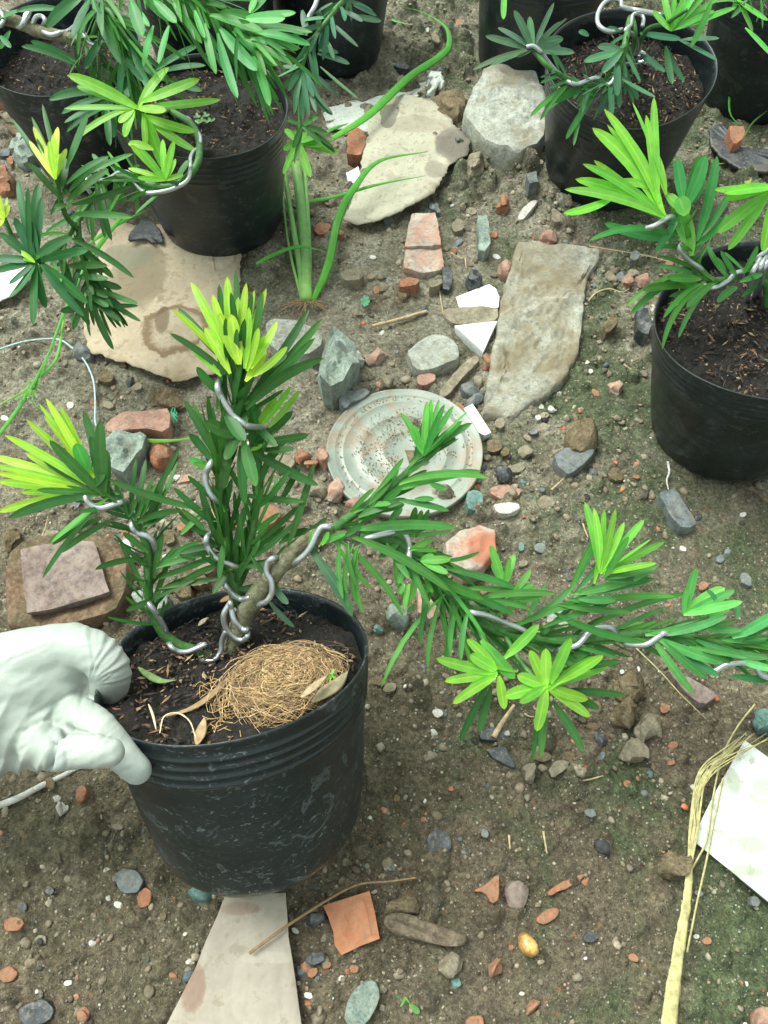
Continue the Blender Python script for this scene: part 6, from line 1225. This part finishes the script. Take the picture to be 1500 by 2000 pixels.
W_.fill(f, WA, 30, .048, .0068, MD, (25, 65), .12, .92, .25)
W_.fan(f, (1338,405), [(1322,308,0,1.6),(1378,303,.03,2.0),(1377,350,.03,1.5),(1364,304,0,1.2),((1362,468),1400,305,.03,1.5),((1360,470),1425,375,.05,1.1),((1328,420),1280,492,.0,1.1),((1325,462),1150,470,.2,1.0),((1322,468),1180,436,-.06,1.6),((1355,500),1375,430,0,1),((1330,440),1250,405,0,1.3),((1360,480),1420,420,.08,1.0)], .0085, (.040, .20, .05), lift=.006, roll=.25)
W_.fan(f, (1395,548), [((1370,545),1303,543,.0,1.6),((1335,532),1222,600,.15,1.0),((1340,535),1230,615,.12,1.2),((1378,552),1295,622,.18,1.0),((1375,555),1293,682,.22,1.0),((1395,552),1340,600,.06,1.4),((1390,555),1325,660,.15,.9),(1340,480,-.12,1),((1425,545),1382,480,-.15,1.0),((1440,540),1408,490,-.1,.9),((1440,560),1400,590,.1,1.4),((1445,550),1490,535,0,1),((1420,560),1360,540,0),((1450,535),1480,480,.1,1.1),((1460,530),1500,500,0,1),((1370,560),1310,560,.1,1.3),((1340,560),1255,567,.1,1.6)], .0078, MD, lift=.006, roll=.3)
f.build('foliage', M['leaf'], wa)
W_.wire([(1262,446,.2),(1280,440),(1308,424),(1322,432,-1),(1345,460,-1),(1332,476,.3),(1328,488),(1345,508),(1368,525),(1378,540,-1),(1375,556,.3),(1395,562),(1420,550),(1435,535),(1448,532),(1452,545,-1),(1460,542,.4),(1475,525),(1480,505),(1484,500),(1495,492),(1512,480)], .0022, off=.006)
for (u, v, r_) in ((1460,588,0), (1473,582,0), (1483,580,0)):
    P = [PD(u + 26 - r_, v - 84, W_.zat(1480, 505) - .010), PD(u + 8, v - 50, W_.zat(1480, 505) - .008), W_.plane(u, v, -.002)]
    mb = MB(); tube(mb, smoothpath(P, 8), .0024, 10); mb.build('wire', M['wire'], W_.root)

# ------------------------------------------------------------------ weeds and grasses
def blades(name, label, cat, items, col=GR, trans='grass', stalks=()):
    mb = MB()
    for it in items:
        pts, wd = it[0], it[1]; c_ = it[2] if len(it) > 2 else col
        P = np.array(smoothpath([PH(u, v, h) for u, v, h in pts], 9)); n = len(P); T = np.gradient(P, axis=0); vs, uv, fs = [], [], []
        for i in range(n):
            t = i / (n - 1); ww = wd * np.interp(t, [0, .15, .6, 1], [.75, 1, .9, .08]); N = nrm(CAM - P[i]); N = nrm(N + .5 * np.array([math.sin(t * 5 + wd * 900), 0, math.cos(t * 4)])); B = nrm(np.cross(T[i], N)); N = nrm(np.cross(B, T[i]))
            for x in (-1, -.5, 0, .5, 1): vs.append(P[i] + B * x * ww / 2 + N * (abs(x) * .12 * ww)); uv.append(((x + 1) / 2, t))
        for i in range(n - 1):
            for k in range(4): a = i * 5 + k; fs.append((a, a + 1, a + 6, a + 5))
        mb.add(vs, fs, c_, uv)
    t = None
    o = mb.build(name, M['grass']); tag(o, label, cat)
    return o
ow = empty('weed', PH(598, 588, 0), 'onion like weed with thick pale green stalks standing by the upper left pot', 'weed')
mb = MB()
for pts, r in (([(598,588,.0),(596,500,.01),(590,420,.03),(578,320,.05)], .0085), ([(592,585,0),(585,520,.01),(572,440,.03),(556,340,.04)], .0042), ([(604,588,0),(604,500,.01),(601,420,.03),(595,330,.04)], .0036), ([(588,580,0),(568,500,.015),(556,420,.03),(550,350,.05)], .0018)):
    P = smoothpath([PH(*p) for p in pts], 8); tube(mb, P, lambda t, r=r: r * (1 - .25 * t), 12, (.24, .46, .17))
mb.build('stalks', M['grass'], ow)
mb = MB()
def bl(pts, wd, c_=GR, m=mb):
    P = smoothpath([PH(*p) for p in pts], 9); tube(m, P, lambda t: wd / 2 * np.interp(t, [0, .2, .6, 1], [.6, 1, .85, .1]), 8, c_, flat=.16, hint=(.2, -.5, .86))
bl([(610,590,0),(640,520,.02),(660,430,.03),(690,370,.05),(740,315,.05),(835,296,.05)], .011)
bl([(590,395,.03),(650,385,.04),(740,360,.04),(832,343,.045)], .0050)
bl([(650,270,.05),(720,225,.04),(800,150,.03),(860,110,.03),(878,85,.035),(868,50,.04),(820,22,.03),(770,12,.02)], .0115)
bl([(500,515,.02),(540,495,.03),(585,482,.03),(640,492,.02)], .0055)
bl([(630,262,.03),(655,250,.03),(682,240,.03)], .005); bl([(752,32,.01),(775,42,.01),(800,48,.01)], .005)
mb.build('blades', M['grass'], ow)
mb = MB()
for i in range(26):
    a = random.uniform(-.3, 3.4); p = PH(598, 590, .004); L_ = random.uniform(.01, .04)
    tube(mb, smoothpath([p, p + np.array([math.cos(a) * L_ * .6, -abs(math.sin(a)) * L_ * .5, .004]), p + np.array([math.cos(a) * L_ + random.uniform(-.006, .006), -abs(math.sin(a)) * L_, .001])], 5), .0006, 4)
mb.build('roots', M['root'], ow)
gw = empty('grass_weed', PH(1440, 200, 0), 'looping green grass blades at the right edge between two black pots', 'grass')
mb = MB()
bl([(1500,90,.05),(1460,120,.05),(1430,170,.04),(1425,215,.03),(1440,240,.02),(1470,255,.01)], .0050, m=mb); bl([(1400,212,.01),(1430,190,.03),(1470,185,.04),(1520,190,.04)], .0075, m=mb); bl([(1452,270,.005),(1470,240,.02),(1500,215,.03)], .003, (.15,.25,.08), m=mb)
mb.build('blades', M['grass'], gw)
sw = empty('grass_weed', PH(40, 800, 0), 'slender green sedge with a feathery head at the left edge', 'grass')
mb = MB()
bl([(-20,870,.01),(20,820,.015),(60,760,.02),(95,690,.03),(125,615,.04)], .0045, m=mb); bl([(125,620,.04),(110,700,.03),(75,740,.02),(65,780,.015),(85,805,.01)], .0035, m=mb); bl([(0,790,.01),(40,768,.015),(70,745,.02)], .002, (.2,.4,.1), m=mb); bl([(240,420,.10),(180,500,.07),(130,600,.05),(70,760,.02)], .006, m=mb)
bl([(175,475,.07),(235,435,.06),(290,410,.05)], .005, m=mb)
mb.build('blades', M['grass'], sw)
mb = MB()
for i in range(60):
    t = random.random(); p = PH(70 - 25 * t + random.uniform(-3, 3), 742 + 38 * t, .018); leaf(mb, p, p + np.array([random.uniform(-.012, .012), random.uniform(-.012, .004), random.uniform(0, .006)]), .0012, 0, 0, (.2, .42, .12))
mb.build('seed_head', M['grass'], sw)
mb = MB(); bl([(190,857,.02),(260,860,.02),(330,861,.02),(400,853,.022)], .0055, (.14,.34,.05), m=mb); tag(mb.build('grass', M['grass']), 'single flat green grass blade lying below the wet pink brick', 'grass')
mb = MB()
for (b_, t_, w_) in (((782,1966),(792,1948),.0030), ((800,1962),(820,1978),.0075), ((784,1950),(775,1945),.002)):
    leaf(mb, PH(*b_, .006), PH(*t_, .008), w_, .1, 0, (.10, .32, .08))
tube(mb, [PH(792,1948,.008), PH(802,1962,.005), PH(806,1985,0)], .0006, 5, GR)
tag(mb.build('seedling', M['newleaf']), 'small two leaved green seedling near the bottom edge', 'seedling')
mb = MB(); leaf(mb, PH(1440,310,.012), PH(1462,365,.02), .018, .15, 0, (.38, .40, .10), .4); leaf(mb, PH(1450,340,.012), PH(1490,356,.014), .012, .1, 0, (.40, .38, .12), -.3); tube(mb, [PH(1390,322,.02), PH(1440,316,.016)], .0008, 5, (.3,.3,.1))
tag(mb.build('dry_leaf', M['newleaf']), 'crumpled yellow green leaf beside the black plastic scrap', 'dead leaf')
mb = MB(); leaf(mb, PH(1470,300,.02), PH(1500,330,.02), .008, .1, 0, GR); tag(mb.build('grass', M['grass']), 'short green blade at the right edge above the yellow green leaf', 'grass')
mb = MB()
for k in range(7): a = k * .9; p = PH(713, 590, .012); leaf(mb, p, p + np.array([math.cos(a) * .006, math.sin(a) * .010, .002]), .006, .1, 0, (.12, .36, .22))
tag(mb.build('moss_tuft', M['grass']), 'small bright green tuft on the dark soil right of the onion weed', 'moss')
mb = MB(); 
for k in range(9): a = k * .72; P = smoothpath([PH(338, 808, .012), PH(338 + 9 * math.cos(a), 815 + 12 * math.sin(a), .012), PH(338 + 4 * math.cos(a + 1), 812 + 22 * math.sin(a), .006)], 5); tube(mb, P, .0008, 5, (.08,.40,.26))
tag(mb.build('plastic_thread', M['grass']), 'tangled teal green thread at the right end of the wet pink brick', 'thread')
